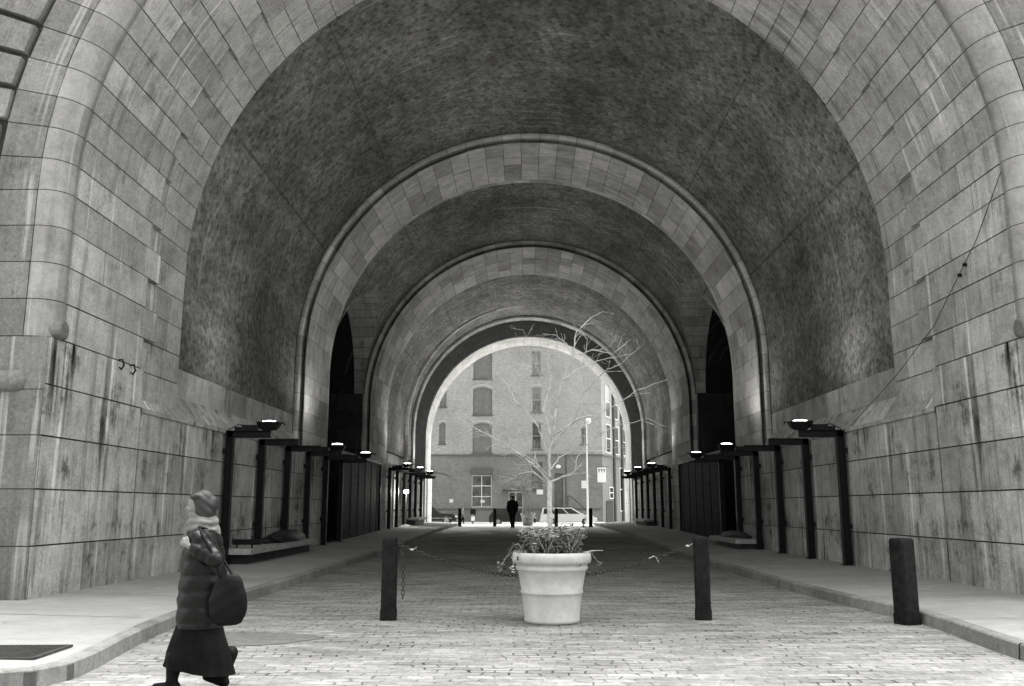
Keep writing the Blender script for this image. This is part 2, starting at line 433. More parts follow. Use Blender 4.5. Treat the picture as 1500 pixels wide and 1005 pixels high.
# weathered sloping coping above the lower walls
for (y0, y1, sd) in ((15.58, 27.1, 1), (43.8, 54.1, 2)):
    for side in (-1, 1):
        mb = MB(); f = lambda u, v, d, side=side: (X0+side*(RI-.03+d*.8+(RV-RI+.03)*v), u, 3.18+.47*v+d*-.4)
        blocks(mb, f, [0, 1], y0, y1, 1.4, 2.4, 60+sd+side, joint=.012)
        mb.face([(X0+side*(RI-.03), y0, 3.18), (X0+side*(RI-.03), y1, 3.18), (X0+side*(RI-.03), y1, 3.10), (X0+side*(RI-.03), y0, 3.10)])
        mb.face([(X0+side*(RI-.03), y0, 3.10), (X0+side*(RI-.03), y1, 3.10), (X0+side*(RI+.02), y1, 3.10), (X0+side*(RI+.02), y0, 3.10)])
        mb.build('coping', LW, ANCH, AO)
        mb = MB(); blocks(mb, wall_map(side, RV), [3.62-ZC, 4.24-ZC], y0, y1, 1.0, 1.7, 70+sd+side, joint=.012); mb.build('base_course', ST, ANCH, AO)

def sheet(mb, R, y0, y1, v0, v1, ny=2, step=.12):
    f = amap(R); n = max(2, int((v1-v0)/step)); P = []; UV = []
    for i in range(n+1):
        v = v0+(v1-v0)*i/n; ys = [y0+(y1-y0)*k/ny for k in range(ny+1)]
        P.append([f(y, v, 0) for y in ys]); UV.append([(y, v) for y in ys])
    mb.grid(P, UV, sm=True)
VF = 4.24-ZC
# stone lining strip, then the tiled main vault
STRIP = rows_between(3.3-ZC, 0, .55, 4)+VR[1:]; STRIP += [pi*RI-v for v in STRIP if v < 0][::-1]
mb = MB(); blocks(mb, amap(RI+.09), STRIP, 15.4, 17.4, .9, 1.6, 9, joint=.018); mb.build('vault_edge_course', ST, ANCH, AO)
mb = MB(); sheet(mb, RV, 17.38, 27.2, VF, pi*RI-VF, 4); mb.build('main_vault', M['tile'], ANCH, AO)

def ring(y0, y1, seed, lead=.0, mats=RG, ring_lo=3.18-ZC, R=RI, roll=True, Rout=RV):
    rows = rows_between(ring_lo, 0, .62, seed)+rows_between(0, pi*RI, .6, seed+1)[1:]
    rows += [pi*RI-v for v in rows if v < 0][::-1]
    mb = MB(); blocks(mb, amap(R), rows, y0+.05, y1, 1.0, 1.9, seed+2, joint=.016); o = mb.build('stone_ring', mats, ANCH, AO)
    mb = MB()
    if roll:
        pr = [(Rout+.03, y0-.02)] + [(R+.225+.085*cos(q), y0-.02-.085*sin(q)) for q in [pi*.1+i*pi*.95/7 for i in range(8)]]
        pr = [pr+[(R+.141, y0+.02), (R+.14, y0+.03), (R+.14, y0+.45)], [(R+.012, y0+.45), (R+.012, y0+.06), (R, y0+.05)]]
    else:
        if Rout-R > .2: pr = [[(Rout+.02, y0), (R+.15, y0), (R+.149, y0+.40)], [(R+.019, y0+.40), (R+.018, y0+.02), (R, y0+.01), (R, y0+.05)]]
        else: pr = [(Rout+.03, y0+.25), (Rout-.045, y0+.25), (Rout-.046, y0), (R+.001, y0), (R, y0+.01), (R, y0+.05)]
    for q in (pr if isinstance(pr[0], list) else [pr]): moulding(mb, q, rows, seed=seed+3, sm=roll); k = mb.build('ring_moulding', mats, o)
    k.matrix_parent_inverse = Matrix.Identity(4); k.data.transform(Matrix.Translation(-Vector(AO)))
    return o, rows
ring(27.1, 30.45, 100)
# lip and bay side pieces
mb = MB(); blocks(mb, amap(RI+.10), rows_between(3.18-ZC, pi*RI-3.18+ZC, .6, 6), 30.45, 31.0, .5, .9, 12); mb.build('vault_lip', RG, ANCH, AO)
for y in (30.45, 31.0):
    mb = MB(); P = []
    for i in range(121):
        v = (3.18-ZC)+(pi*RI-2*(3.18-ZC))*i/120; P.append([amap(RI+(0 if y < 31 else .1))(y, v, 0), amap(RV+.02)(y, v, 0)])
    mb.grid(P); mb.build('vault_lip', M['granite_ring'], ANCH, AO)

# --- groin bay 31.0 - 39.0 : main barrel pierced by a cross barrel, side passages
YC, RC, ZS = 35.0, 3.62, 6.35
def groin_z(y):
    d = RC*RC-(y-YC)**2
    return ZS+sqrt(d) if d > 0 else None
def main_x(z, side):
    return X0+side*(sqrt(max(0, RV*RV-(z-ZC)**2)) if z > ZC else RV)
mb = MB(); P = []; UV = []; ny = 60
ys = [31.0, 31.37] + [YC-RC*cos(pi*i/ny) for i in range(1, ny)] + [38.63, 39.0]
for y in ys:
    gz = groin_z(y) if 31.38 < y < 38.62 else None
    zlo = 3.2 if gz is None else gz
    a0 = math.asin(min(1, (zlo-ZC)/RV)) if zlo > ZC else None
    s0 = a0*RV if a0 is not None else zlo-ZC
    if y in (31.37, 38.63): s0 = math.asin((ZS-ZC)/RV)*RV
    if y in (31.0, 39.0): s0 = math.asin((ZS-ZC)/RV)*RV
    n = 90; row = []; uvr = []
    for i in range(n+1):
        s = s0+(pi*RV-2*s0)*i/n; x, z = path(RV, s); row.append((x, y, z)); uvr.append((y, s))
    P.append(row); UV.append(uvr)
mb.grid(P, UV, sm=True); mb.build('groin_vault', M['tile'], ANCH, AO)
for side in (-1, 1):
    # legs beside the side arch
    mb = MB()
    for (a, b) in ((31.0, 31.38), (38.62, 39.0)):
        mb = MB(); blocks(mb, wall_map(side, RV), rows_between(-5.9, ZS-ZC, .62), a, b, .5, 1, 130+side); mb.build('bay_pier', RG, ANCH, AO)
    # cross barrel of stone courses, from the groin outwards
    mb = MB(); r = random.Random(140+side); n = 22
    for i in range(n):
        t0 = pi*i/n+.003; t1 = pi*(i+1)/n-.003
        y0, z0 = YC-RC*cos(t0), ZS+RC*sin(t0); y1, z1 = YC-RC*cos(t1), ZS+RC*sin(t1)
        xa, xb = main_x(z0, side), main_x(z1, side); xe = X0+side*7.7
        cut = r.uniform(.35, .65); tone = r.random()
        m0 = (xa*(1-cut)+xe*cut, y0, z0); m1 = (xb*(1-cut)+xe*cut, y1, z1)
        mb.face([(xa, y0, z0), m0, m1, (xb, y1, z1)], [(xa, t0*RC), (m0[0], t0*RC), (m1[0], t1*RC), (xb, t1*RC)], tone)
        mb.face([m0, (xe, y0, z0), (xe, y1, z1), m1], [(m0[0], t0*RC), (xe, t0*RC), (xe, t1*RC), (m1[0], t1*RC)], r.random())
        # groin stones standing a little proud of the tile
        if 2 < i < n-3:
            L = .16 if (i//2) % 2 else .36; dx = -side*.0
            def on(y, z, k, L=L): 
                a = math.asin(min(1, (z-ZC)/RV))+k*L/RV; R = RV-.015
                return (X0+side*R*cos(a), y, ZC+R*sin(a))
            mb.face([on(y0, z0, 0), on(y1, z1, 0), on(y1, z1, 1), on(y0, z0, 1)], tone=tone*.8)
    rows = []
    for q in range(41):   # joint bottom behind the courses
        t = pi*q/40; y, z = YC-(RC+.02)*cos(t), ZS+(RC+.02)*sin(t); rows.append([(main_x(z, side), y, z), (X0+side*7.7, y, z)])
    mb.grid(rows, mi=1); mb.build('cross_vault', [M['granite_mid'], M['mortar']], ANCH, AO)
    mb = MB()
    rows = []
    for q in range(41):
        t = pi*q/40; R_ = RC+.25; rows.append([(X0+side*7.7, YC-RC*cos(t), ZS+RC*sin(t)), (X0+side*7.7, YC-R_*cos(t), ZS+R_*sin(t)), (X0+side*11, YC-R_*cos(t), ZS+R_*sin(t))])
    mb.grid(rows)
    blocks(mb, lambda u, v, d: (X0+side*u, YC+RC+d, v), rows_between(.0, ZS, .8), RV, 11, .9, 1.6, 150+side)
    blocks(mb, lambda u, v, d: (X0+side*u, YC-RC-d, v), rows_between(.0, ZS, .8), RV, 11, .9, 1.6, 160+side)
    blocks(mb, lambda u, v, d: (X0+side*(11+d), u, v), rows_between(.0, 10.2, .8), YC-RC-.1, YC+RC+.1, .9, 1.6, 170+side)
    mb.build('side_passage', [M['granite_shaded'], M['mortar']], ANCH, AO)
# --- ring 3, second vault, ring 4, outer arches
ring(38.9, 43.75, 200, roll=False)
STR2 = rows_between(VF, 0, .6, 4)+VR[1:]; STR2 += [pi*RI-v for v in STR2 if v < 0][::-1]
mb = MB(); sheet(mb, RI+.14, 43.7, 54.2, VF, pi*RI-VF, 3); mb.build('second_vault', M['tile_lit'], ANCH, AO)
mb = MB()
P = []
for i in range(121):
    v = (3.18-ZC)+(pi*RI-2*(3.18-ZC))*i/120; P.append([amap(RI)(43.75, v, 0), amap(RI+.16)(43.75, v, 0)])
mb.grid(P); mb.build('vault_lip', M['granite_ring'], ANCH, AO)
ring(54.1, 55.0, 300, roll=False, Rout=RI+.16)
mb = MB(); blocks(mb, amap(RI+.03), [3.18-ZC]+rows_between(.0-.6, pi*RI+.6, .6, 7)+[pi*RI+ZC-3.18], 55.0, 60.2, 1.0, 2.0, 310); mb.build('dark_soffit', [M['granite_black'], M['mortar']], ANCH, AO)
mb = MB(); blocks(mb, amap(RI-.07), [0-ZC, 1-ZC, 2-ZC, 3.18-ZC]+rows_between(-2.4, pi*RI+2.4, .6, 7)+[pi*RI+ZC-3.18, pi*RI+ZC-2, pi*RI+ZC-1, pi*RI+ZC], 60.2, 63.6, 1.0, 2.0, 320)
P = []
for i in range(121):
    v = -ZC+(pi*RI+2*ZC)*i/120; P.append([amap(RI-.07)(60.2, v, 0), amap(RI+.1)(60.2, v, 0)])
mb.grid(P); mb.build('outer_arch', [M['granite_pale'], M['mortar']], ANCH, AO)
for side in (-1, 1):
    mb = MB(); blocks(mb, lambda u, v, d: (X0+side*(RI-.14+d), u, v), [-.3, .9, 1.7, 2.6, 3.45], 61.2, 64.0, .9, 1.6, 330+side)
    mb.face([(X0+side*(RI-.14), 61.2, -.3), (X0+side*(RI), 61.2, -.3), (X0+side*(RI), 61.2, 3.45), (X0+side*(RI-.14), 61.2, 3.45)])
    mb.face([(X0+side*(RI-.14), 61.2, 3.45), (X0+side*(RI), 61.2, 3.45), (X0+side*(RI), 64, 3.45), (X0+side*(RI-.14), 64, 3.45)])
    mb.build('exit_pier', [M['granite_pale'], M['mortar']], ANCH, AO)
# --- front facade: flush voussoirs, rusticated voussoirs, plain field, base with string course
FR = LEG_L+VR[1:]+LEG_R[1:]
mb = MB(); fm = lambda u, v, d: (lambda p: (p[0], 12.40+d, p[2]))(amap(u)(0, v, 0))
blocks(mb, fm, FR, RV+.09, 8.02, 2, 3, 400)
mb.build('arch_band', FT, ANCH, AO)
mb = MB(); rustic = [FR[i] for i in range(0, len(FR))]
blocks(mb, lambda u, v, d: (lambda p: (p[0], 12.34+d, p[2]))(amap(u)(0, v, 0)), rustic, 8.02, 9.5, 2, 3, 401, joint=.085, g=.14)
mb.face([(X0-8.02, 12.34, 3.87), (X0-8.02, 12.40, 3.87), (X0-8.02, 12.4, ZC), (X0-8.02, 12.34, ZC)])
mb.build('rusticated_voussoirs', FT, ANCH, AO)
mb = MB(); ff = lambda x, z: (x, 12.40, z)
for side in (-1, 1):
    blocks(mb, lambda u, v, d: (X0+side*u, 12.40+d, v), [0, .92, 1.70, 2.45, 3.10, 3.87], RI, 16, 1.2, 2.2, 402+side)
    blocks(mb, lambda u, v, d: (X0+side*u, 12.42+d, v), rows_between(3.87, ZC, .62), 9.5, 16, 1.2, 2.0, 404+side)
P = []
for i in range(61):
    a = pi*i/60; c, s = -cos(a), sin(a); t = min(16/abs(c) if abs(c) > 1e-6 else 1e9, 9.52/s if s > 1e-6 else 1e9)
    P.append([(X0+9.45*c, 12.42, ZC+9.45*s), (X0+t*c, 12.42, ZC+t*s)])
mb.grid(P, sm=False)
for side in (-1, 1):   # roll stop and string course
    mb.tube([(X0+side*6.925, 12.66, 4.0), (X0+side*6.94, 12.66, 4.0), (X0+side*7.36, 12.66, 4.0)], [.11, .145, .145], 24)
    mb.tube([(X0+side*7.42, 12.42, 3.22), (X0+side*16, 12.42, 3.22)], .16, 18)
    mb.ellipsoid((X0+side*7.42, 12.42, 3.22), (.14, .16, .16))
mb.build('front_wall', FT, ANCH, AO)
# far facade and the outside of the mass
mb = MB(); P = []
for i in range(61):
    a = pi*i/60; c, s = -cos(a), sin(a); t = min(16/abs(c) if abs(c) > 1e-6 else 1e9, 9.52/s if s > 1e-6 else 1e9)
    P.append([(X0+(RI-.07)*c, 63.6, ZC+(RI-.07)*s), (X0+t*c, 63.6, ZC+t*s)])
mb.grid(P, sm=False)
for side in (-1, 1):
    mb.face([(X0+side*(RI-.07), 63.6, -.5), (X0+side*16, 63.6, -.5), (X0+side*16, 63.6, ZC), (X0+side*(RI-.07), 63.6, ZC)])
mb.build('rear_wall', M['granite_pale'], ANCH, AO)
mb = MB(); zt = ZC+9.52
for side in (-1, 1): mb.face([(X0+side*16, 12.42, -.5), (X0+side*16, 63.6, -.5), (X0+side*16, 63.6, zt), (X0+side*16, 12.42, zt)])
mb.face([(X0-16, 12.42, zt), (X0+16, 12.42, zt), (X0+16, 63.6, zt), (X0-16, 63.6, zt)])
mb.build('outer_shell', M['granite'], ANCH, AO)

# ------------------------------------------------------------------ ground, pavements
def ground_strip(mb, x0, x1, ya, yb, dz=0, nx=2, step=2.0, lean=0):
    n = max(1, int((yb-ya)/step)); P = []
    for i in range(n+1):
        y = ya+(yb-ya)*i/n
        P.append([(x0+(x1-x0)*k/nx, y, gh(y)+dz+lean*k/nx) for k in range(nx+1)])
    mb.grid(P, [[(p[0], p[1]) for p in r] for r in P], sm=True)
mb = MB(); ground_strip(mb, -260, 260, -120, 400, -.012, 4, 4.0); structure(mb.build('ground', M['asphalt']))
mb = MB(); ground_strip(mb, -14, 14, -6, 46, 0, 6, 1.0); structure(mb.build('cobbled_road', M['cobble']))
mb = MB(); ground_strip(mb, -4.6, 4.8, 40, 64, .004, 4, 1.0); structure(mb.build('exit_glow_apron', M['apron']))
def pavement(side):
    mb = MB(); kx = (-4.34-X0+X0) if side < 0 else 4.62
    wx = X0+side*(RI+.05); top = []
    # kerb line from the camera side inwards
    if side < 0:
        line = [(-14, 7.25), (-6, 7.25), (-4.9, 7.27), (-4.35, 7.36), (-4.0, 7.55), (-3.87, 7.9), (-3.93, 8.5), (-4.08, 9.4), (-4.22, 10.4), (-4.32, 11.6), (-4.35, 12.34), (-4.36, 13), (-4.40, 20)] + [(-4.42, y) for y in range(22, 64, 2)]
    else:
        line = [(4.70, -4), (4.70, 0), (4.70, 4), (4.71, 8), (4.80, 9.6), (4.96, 11.1), (4.99, 11.8), (4.97, 12.34), (4.82, 13.6), (4.66, 16), (4.62, 20)] + [(4.6, y) for y in range(22, 64, 2)]
    kw = .16; K = []; A = []; Bz = []
    for i, (x, y) in enumerate(line):
        q0 = Vector(line[max(0, i-1)]); q1 = Vector(line[min(len(line)-1, i+1)]); d = (q1-q0).normalized(); nrm = Vector((-d.y, d.x)) if side < 0 else Vector((d.y, -d.x))
        inner = Vector((x, y))+nrm*kw; g = gh(y)
        K.append([(x, y, g-.02), (x+nrm.x*.012, y+nrm.y*.012, g+.135), (x+nrm.x*.03, y+nrm.y*.03, g+.15), (inner.x, inner.y, g+.152)])
        row = lambda fx: [(inner.x+side*q, inner.y, g+.152+.024*q) for q in (0, .8, 1.6)]+[(fx, inner.y, g+.21)]
        if y <= 12.35 and (side > 0 or i >= 1): A.append([(inner.x+side*q, inner.y, g+.152+.024*q) for q in (0, .8, 1.6, 2.42)]+[(side*16.5, inner.y, g+.21)])
        if y >= 12.33: Bz.append(row(wx))
    for P in (A, Bz): mb.grid(P, [[(p[0], p[1]) for p in r] for r in P], sm=True)
    o = structure(mb.build('pavement', M['concrete']))
    kb = MB(); kb.grid([[(p[0]+side*.010, p[1]+(.010 if p[1] < 7.6 else 0), p[2]-.010) for p in row_] for row_ in K], mi=1, sm=False)
    Ls = [0.0]
    for p, q in zip(K, K[1:]): Ls.append(Ls[-1]+(Vector(q[0])-Vector(p[0])).length)
    def kat(sv):
        j = 0
        while j < len(Ls)-2 and Ls[j+1] < sv: j += 1
        q = (sv-Ls[j])/max(1e-6, Ls[j+1]-Ls[j]); return [Vector(p).lerp(Vector(w_), q) for p, w_ in zip(K[j], K[j+1])]
    rk = random.Random(9+side); sv = .3
    while sv < Ls[-1]-1.9:
        Lk = rk.uniform(1.4, 2.0); dz = Vector((rk.uniform(-.006, .006), 0, rk.uniform(-.004, .006)))
        kb.grid([[p+dz for p in kat(sv+.004+(Lk-.008)*q/6)] for q in range(7)], tone=rk.random(), sm=False); sv += Lk
    structure(kb.build('kerb', [M['kerb'], M['kerb_joint']]))
pavement(-1); pavement(1)
mb = MB()
for side, kx in ((-1, -4.56), (1, 4.84)):       # score lines across the pavements
    for y in [10.9, 13.4, 15.9, 18.4, 20.9, 23.4, 25.9, 28.4]:
        prev = None
        for q in (0, .8, 1.55, 2.25):
            x = kx+side*q; cur = (x, gh(y)+.152+.024*min(q+.06, 1.6)+(max(0, q-1.54))*.028+.006)
            if prev: mb.face([(prev[0], y, prev[1]), (cur[0], y, cur[1]), (cur[0], y+.018, cur[1]), (prev[0], y+.018, prev[1])])
            prev = cur
structure(mb.build('pavement_joints', M['kerb_joint']))
mb = MB(); ground_strip(mb, -120, 7.7, 87.3, 90.2, .13, 2, 3); mb.face([(-120, 87.3, gh(88)-.05), (7.7, 87.3, gh(88)-.05), (7.7, 87.3, gh(88)+.13), (-120, 87.3, gh(88)+.13)]); structure(mb.build('pavement', M['asphalt']))
mb = MB(); P = []; r = random.Random(4)
for k in range(25):
    a = 2*pi*k/24; R = 1+.12*sin(3*a+1)+.06*sin(5*a)
    P.append([(-3.0, 10.32, .006), (-3.0+.62*R*cos(a), 10.32+.85*R*sin(a)*.62, .006)])
mb.grid(P); structure(mb.build('road_patch', M['plate']))

mb = MB(); r = random.Random(77)
for k in range(150):
    if k % 3: x, y, z = r.uniform(-4.2, 4.4), r.uniform(8.5, 24), .012
    else: x, y, z = r.choice((-1, 1))*r.uniform(4.75, 6.6), r.uniform(9, 24), .20
    if k % 5 == 0: x, z = r.choice((-4.22, 4.5))+r.uniform(-.06, .06), .012
    a = r.uniform(0, 6.28); l = r.uniform(.012, .035); w = l*r.uniform(.3, .7); h = r.uniform(.004, .014)
    c, s_ = cos(a), sin(a); mb.face([(x+l*c, y+l*s_, z), (x-w*s_, y+w*c, z+h), (x-l*c, y-l*s_, z+h*.3), (x+w*s_, y-w*c, z+h*.6)])
tag(mb.build('leaf_litter', M['litter']), 'scattered dead leaf scraps and grit on the cobbles and pavements', 'litter', kind='stuff')

# ------------------------------------------------------------------ steel frames with floodlights
def frame(loc, side, lamp, label):
    """side -1: stands by the left wall and reaches right (+x)"""
    d = -side
    t = thing('steel_frame', label, 'lamp frame', loc, 0, 'black steel frames along the archway walls')
    H = 2.95
    mb = MB()
    mb.box((0, 0, H/2), (.15, .012, H)); mb.box((-.075, 0, H/2), (.012, .15, H)); mb.box((.075, 0, H/2), (.012, .15, H))
    mb.build('post', M['steel'], t)
    mb = MB(); mb.box((d*.42, 0, H-.07), (.98, .012, .15)); mb.box((d*.42, 0, H+.005), (.98, .14, .014)); mb.box((d*.42, 0, H-.145), (.98, .14, .014)); mb.build('arm', M['steel'], t)
    mb = MB(); mb.box((0, 0, .012), (.26, .24, .024)); mb.build('base_plate', M['steel'], t)
    mb = MB(); mb.box((side*.10, 0, 2.50), (.08, .12, .12)); mb.build('wall_bracket', M['steel'], t)
    mb = MB(); mb.box((side*.10, 0, .85), (.07, .1, .1)); mb.build('wall_bracket', M['steel'], t)
    if lamp:
        x = d*.86
        mb = MB(); P = []
        for z, w, l in ((H+.02, .10, .14), (H+.06, .13, .2), (H+.16, .2, .25), (H+.20, .21, .26)):
            P.append([(x+l*sx, w*sy, z) for sx, sy in ((-1, -.6), (-.7, -1), (.7, -1), (1, -.6), (1, .6), (.7, 1), (-.7, 1), (-1, .6))])
        mb.grid(P, closed=True, sm=False); mb.face(P[0][::-1])
        mb.box((x-d*.42, 0, H+.075), (.34, .15, .12)); mb.box((x-d*.68, 0, H+.05), (.16, .11, .09))
        mb.tube([(x-d*.25, 0, H+.10), (x-d*.7, .03, H+.15), (x-d*.9, .03, H+.05), (x-d*.95, .03, H-.3)], .012, 6)
        mb.tube([(x+d*.22, 0, H+.17), (x+d*.34, 0, H+.19), (x+d*.36, 0, H+.13)], .018, 6)
        lp = mb.build('flood_lamp', M['steel'], t)
        mb = MB(); rows = []
        for i in range(7):
            q = i/6*pi/2; rows.append([(x+.2*cos(q)*cos(2*pi*k/20), .15*cos(q)*sin(2*pi*k/20), H+.185+.055*sin(q)) for k in range(20)])
        mb.grid(rows, closed=True); mb.build('lens', M['lens'], lp)
        L = bpy.data.lights.new('flood_light', 'SPOT'); L.energy = LAMP_W; L.color = (1, .985, .95); L.spot_size = RAD(150); L.spot_blend = .9; L.shadow_soft_size = .15
        lo = bpy.data.objects.new('flood_light', L); COL.objects.link(lo); lo.parent = t; lo.location = (x, 0, H+.36)
        lo.rotation_euler = (0, RAD(180-d*-8), 0)
    return t
LAMP_W = 45
near = [20.0, 22.5, 25.0, 27.4, 29.8, 32.3]; far = [43.9, 46.5, 49.2, 51.8, 54.4, 57.2]
ords = ['first', 'second', 'third', 'fourth', 'fifth', 'sixth']
for side, nm in ((-1, "walking woman's"), (1, "diagonal cable's")):
    for i, y in enumerate(near):
        lamp = i in (0, 3, 5)
        frame((X0+side*6.84, y, gh(y)+.19), side, lamp, 'black post with %s, %s frame from the entrance on the %s side' % ('lit floodlight' if lamp else 'bare arm', ords[i], nm))
    for i, y in enumerate(far):
        lamp = i in (0, 2, 4)
        frame((X0+side*6.84, y, gh(y)+.19), side, lamp, 'black post with %s, %s frame beyond the gate on the %s side' % ('lit floodlight' if lamp else 'bare arm', ords[i], nm))
# black gates shutting the side passages
for side, nm in ((-1, "walking woman's"), (1, "diagonal cable's")):
    t = thing('metal_gate', 'tall black metal gate closing the side passage on the %s side' % nm, 'gate', (X0+side*6.97, 37.0, gh(37)+.17))
    mb = MB(); mb.box((0, 0, 1.55), (.05, 9.0, 3.1))
    for k in range(6): mb.box((-side*.03, -3.75+k*1.5, 1.55), (.02, .05, 3.0))
    mb.build('sheet', M['gate'], t)
    mb = MB(); mb.box((-side*.03, 0, 3.16), (.14, 9.1, .12)); mb.box((-side*.03, -4.55, 1.6), (.12, .1, 3.2)); mb.box((-side*.03, 4.55, 1.6), (.12, .1, 3.2)); mb.build('gate_frame', M['steel'], t)

# timber platforms against the walls
def platform(loc, L, D, H, side, label):
    t = thing('timber_platform', label, 'platform', loc, 0, 'low timber platforms by the walls')
    mb = MB()
    for k in range(4): mb.box((side*(D/2-(k+.5)*D/4), 0, H-.03), (D/4-.012, L, .05), tone=k*.3)
    mb.build('deck', M['wood'], t)
    mb = MB(); mb.box((-side*(D/2+.018), 0, H-.07), (.035, L+.05, .13)); mb.box((0, -L/2-.018, H-.07), (D, .035, .13)); mb.build('edge_board', M['wood'], t)
    mb = MB(); mb.box((side*.06, 0, (H-.06)/2), (D*.7, L*.94, H-.08)); mb.build('support', M['tarp'], t)
    return t
platform((X0-6.62, 23.3, gh(22)+.19), 6.4, .62, .36, -1, 'low timber platform with pale edge boards along the wall behind the walking woman')
platform((X0+6.55, 29.4, gh(29)+.19), 3.8, .75, .30, 1, 'low timber platform with pale edge boards beside the gate on the diagonal cable\'s side')
platform((X0-6.6, 53.2, gh(53)+.19), 4.6, .7, .42, -1, 'low platform under the far frames, just beyond the dazzling work light')
platform((X0+6.6, 52.0, gh(52)+.19), 5.0, .7, .36, 1, 'low platform under the far frames across the road from the work light')
def mound(loc, sx, sy, sz, label, seed):
    r = random.Random(seed); mb = MB(); rows = []
    for i in range(9):
        q = i/8*pi/2; row = []
        for k in range(28):
            a = 2*pi*k/28; w = 1+.16*sin(3*a+seed)+.1*sin(7*a+2*i)+r.uniform(-.06, .06)
            row.append((sx*w*cos(q)*cos(a), sy*w*cos(q)*sin(a), sz*sin(q)*(1+.2*sin(5*a+seed)*(1-i/8)*.6)))
        rows.append(row)
    mb.grid(rows, closed=True, sm=True); o = mb.build('tarpaulin', M['tarp']); o.location = loc
    return tag(o, label, 'tarpaulin', 'tarpaulins')
mound((X0-6.66, 24.6, .55), .28, 1.9, .30, 'crumpled black tarpaulin heaped on the platform behind the walking woman', 2)
mound((X0+6.6, 29.6, .49), .3, 1.5, .22, 'crumpled black tarpaulin heaped on the platform beside the gate, opposite the woman\'s side', 5)
t = thing('iron_bracket', 'dark iron beam bracket standing on the platform end nearest the walking woman', 'bracket', (X0-6.55, 20.35, .55))
mb = MB(); mb.box((.1, 0, .13), (.62, .12, .12)); mb.build('beam', M['steel'], t)
mb = MB(); mb.tube([(.22, 0, 0), (.22, 0, .26)], .02, 8); mb.tube([(-.12, 0, 0), (-.12, 0, .2)], .02, 8); mb.build('pin', M['steel'], t)

# bright work light
t = thing('work_light', 'dazzling work light on a pole between the frames near the far exit', 'work light', (X0-6.5, 47.6, gh(47.6)+.19))
mb = MB(); mb.tube([(0, 0, 0), (0, 0, 1.75)], .03, 8); mb.build('pole', M['alloy'], t)
mb = MB(); mb.lathe([(.02, .14), (.18, .10), (.34, .03), (.36, 0.0)], n=20); mb.build('base', M['wood'], t)
mb = MB(); mb.box((0, .03, 1.83), (.26, .14, .2)); hd = mb.build('lamp_head', M['steel'], t)
mb = MB(); mb.box((.0, -.045, 1.83), (.22, .012, .16)); mb.build('lens', M['lens'], hd)
L = bpy.data.lights.new('work_lamp', 'POINT'); L.energy = 25; L.color = (1, .985, .95); L.shadow_soft_size = .1
lo = bpy.data.objects.new('work_lamp', L); COL.objects.link(lo); lo.parent = t; lo.location = (.1, -.25, 1.83)

# ------------------------------------------------------------------ bollards and chain
def bollard(loc, rz, label, H=1.06, w=.20, group='dark bollards at the ends of the archway'):
    t = thing('bollard', label, 'bollard', loc, rz, group)
    c = .025
    def sec(h): return [(-h+c, -h), (h-c, -h), (h, -h+c), (h, h-c), (h-c, h), (-h+c, h), (-h, h-c), (-h, -h+c)]
    mb = MB(); P = []
    for z, q in ((.0, 1), (.3, 1), (.8, 1), (H-.035, 1), (H-.01, .94), (H, .8)): P.append([(x*q, y*q, z) for x, y in sec(w/2)])
    mb.grid(P, closed=True, sm=False); mb.face(P[-1]); mb.build('post', M['bollard'], t)
    mb = MB(); P = [[(x, y, z) for x, y in sec(w/2+.008)] for z in (0, .13)]; mb.grid(P, closed=True, sm=False); mb.face(P[-1]); mb.build('sleeve', M['bollard'], t)
    return t
bollard((-1.80, 12.05, 0), RAD(6), 'square dark bollard with a loose chain end hanging beside it')
bollard((2.33, 12.15, 0), RAD(-9), 'square dark bollard at the chain end with a tailed white tie')
bollard((4.81, 11.72, 0), RAD(24), 'square dark bollard standing alone at the kerb without any chain', w=.235)
for x, y, lb in ((-4.12, 56.5, 'far dark bollard standing before the boxy off-roader at the distant exit'), (-1.95, 57, 'far dark bollard in front of the dark hatchback'), (1.92, 57, 'far dark bollard in front of the white minivan\'s rear half'), (3.98, 55.5, 'far dark bollard in front of the street lamp pole')):
    bollard((x, y, gh(y)), .2, lb, H=1.13)
def chain_mesh(mb, pts, link=.05):
    # walk along the polyline placing links
    seg = []; acc = 0; pts = [Vector(p) for p in pts]
    L = [0]
    for a, b in zip(pts, pts[1:]): L.append(L[-1]+(b-a).length)
    n = int(L[-1]/link); j = 0
    for i in range(n+1):
        s = i*L[-1]/n
        while j < len(pts)-2 and L[j+1] < s: j += 1
        d = (pts[j+1]-pts[j]).normalized(); p = pts[j]+d*(s-L[j])
        side = d.cross(Vector((0, 0, 1)))
        if side.length < .1: side = Vector((0, 1, 0))
        side.normalize(); up = side.cross(d)
        mb.torus(p, .021, .0065, side if i % 2 else up, 10, 5, stretch=d)
mb = MB(); A, B = Vector((-1.70, 12.0, .98)), Vector((2.24, 12.1, .98)); pts = []
for i in range(41):
    q = i/40; p = A.lerp(B, q); p.z -= .40*(1-(2*q-1)**2)*(1+.1*(1-(2*q-1)**2)) ; pts.append(p)
chain_mesh(mb, pts); tag(mb.build('chain', M['chain']), 'steel chain sagging between the two bollards behind the planter', 'chain')
mb = MB(); chain_mesh(mb, [(-1.62, 11.97, .93), (-1.605, 11.97, .6), (-1.61, 11.97, .30)]); tag(mb.build('chain', M['chain']), 'loose chain end hanging straight down beside a bollard', 'chain')
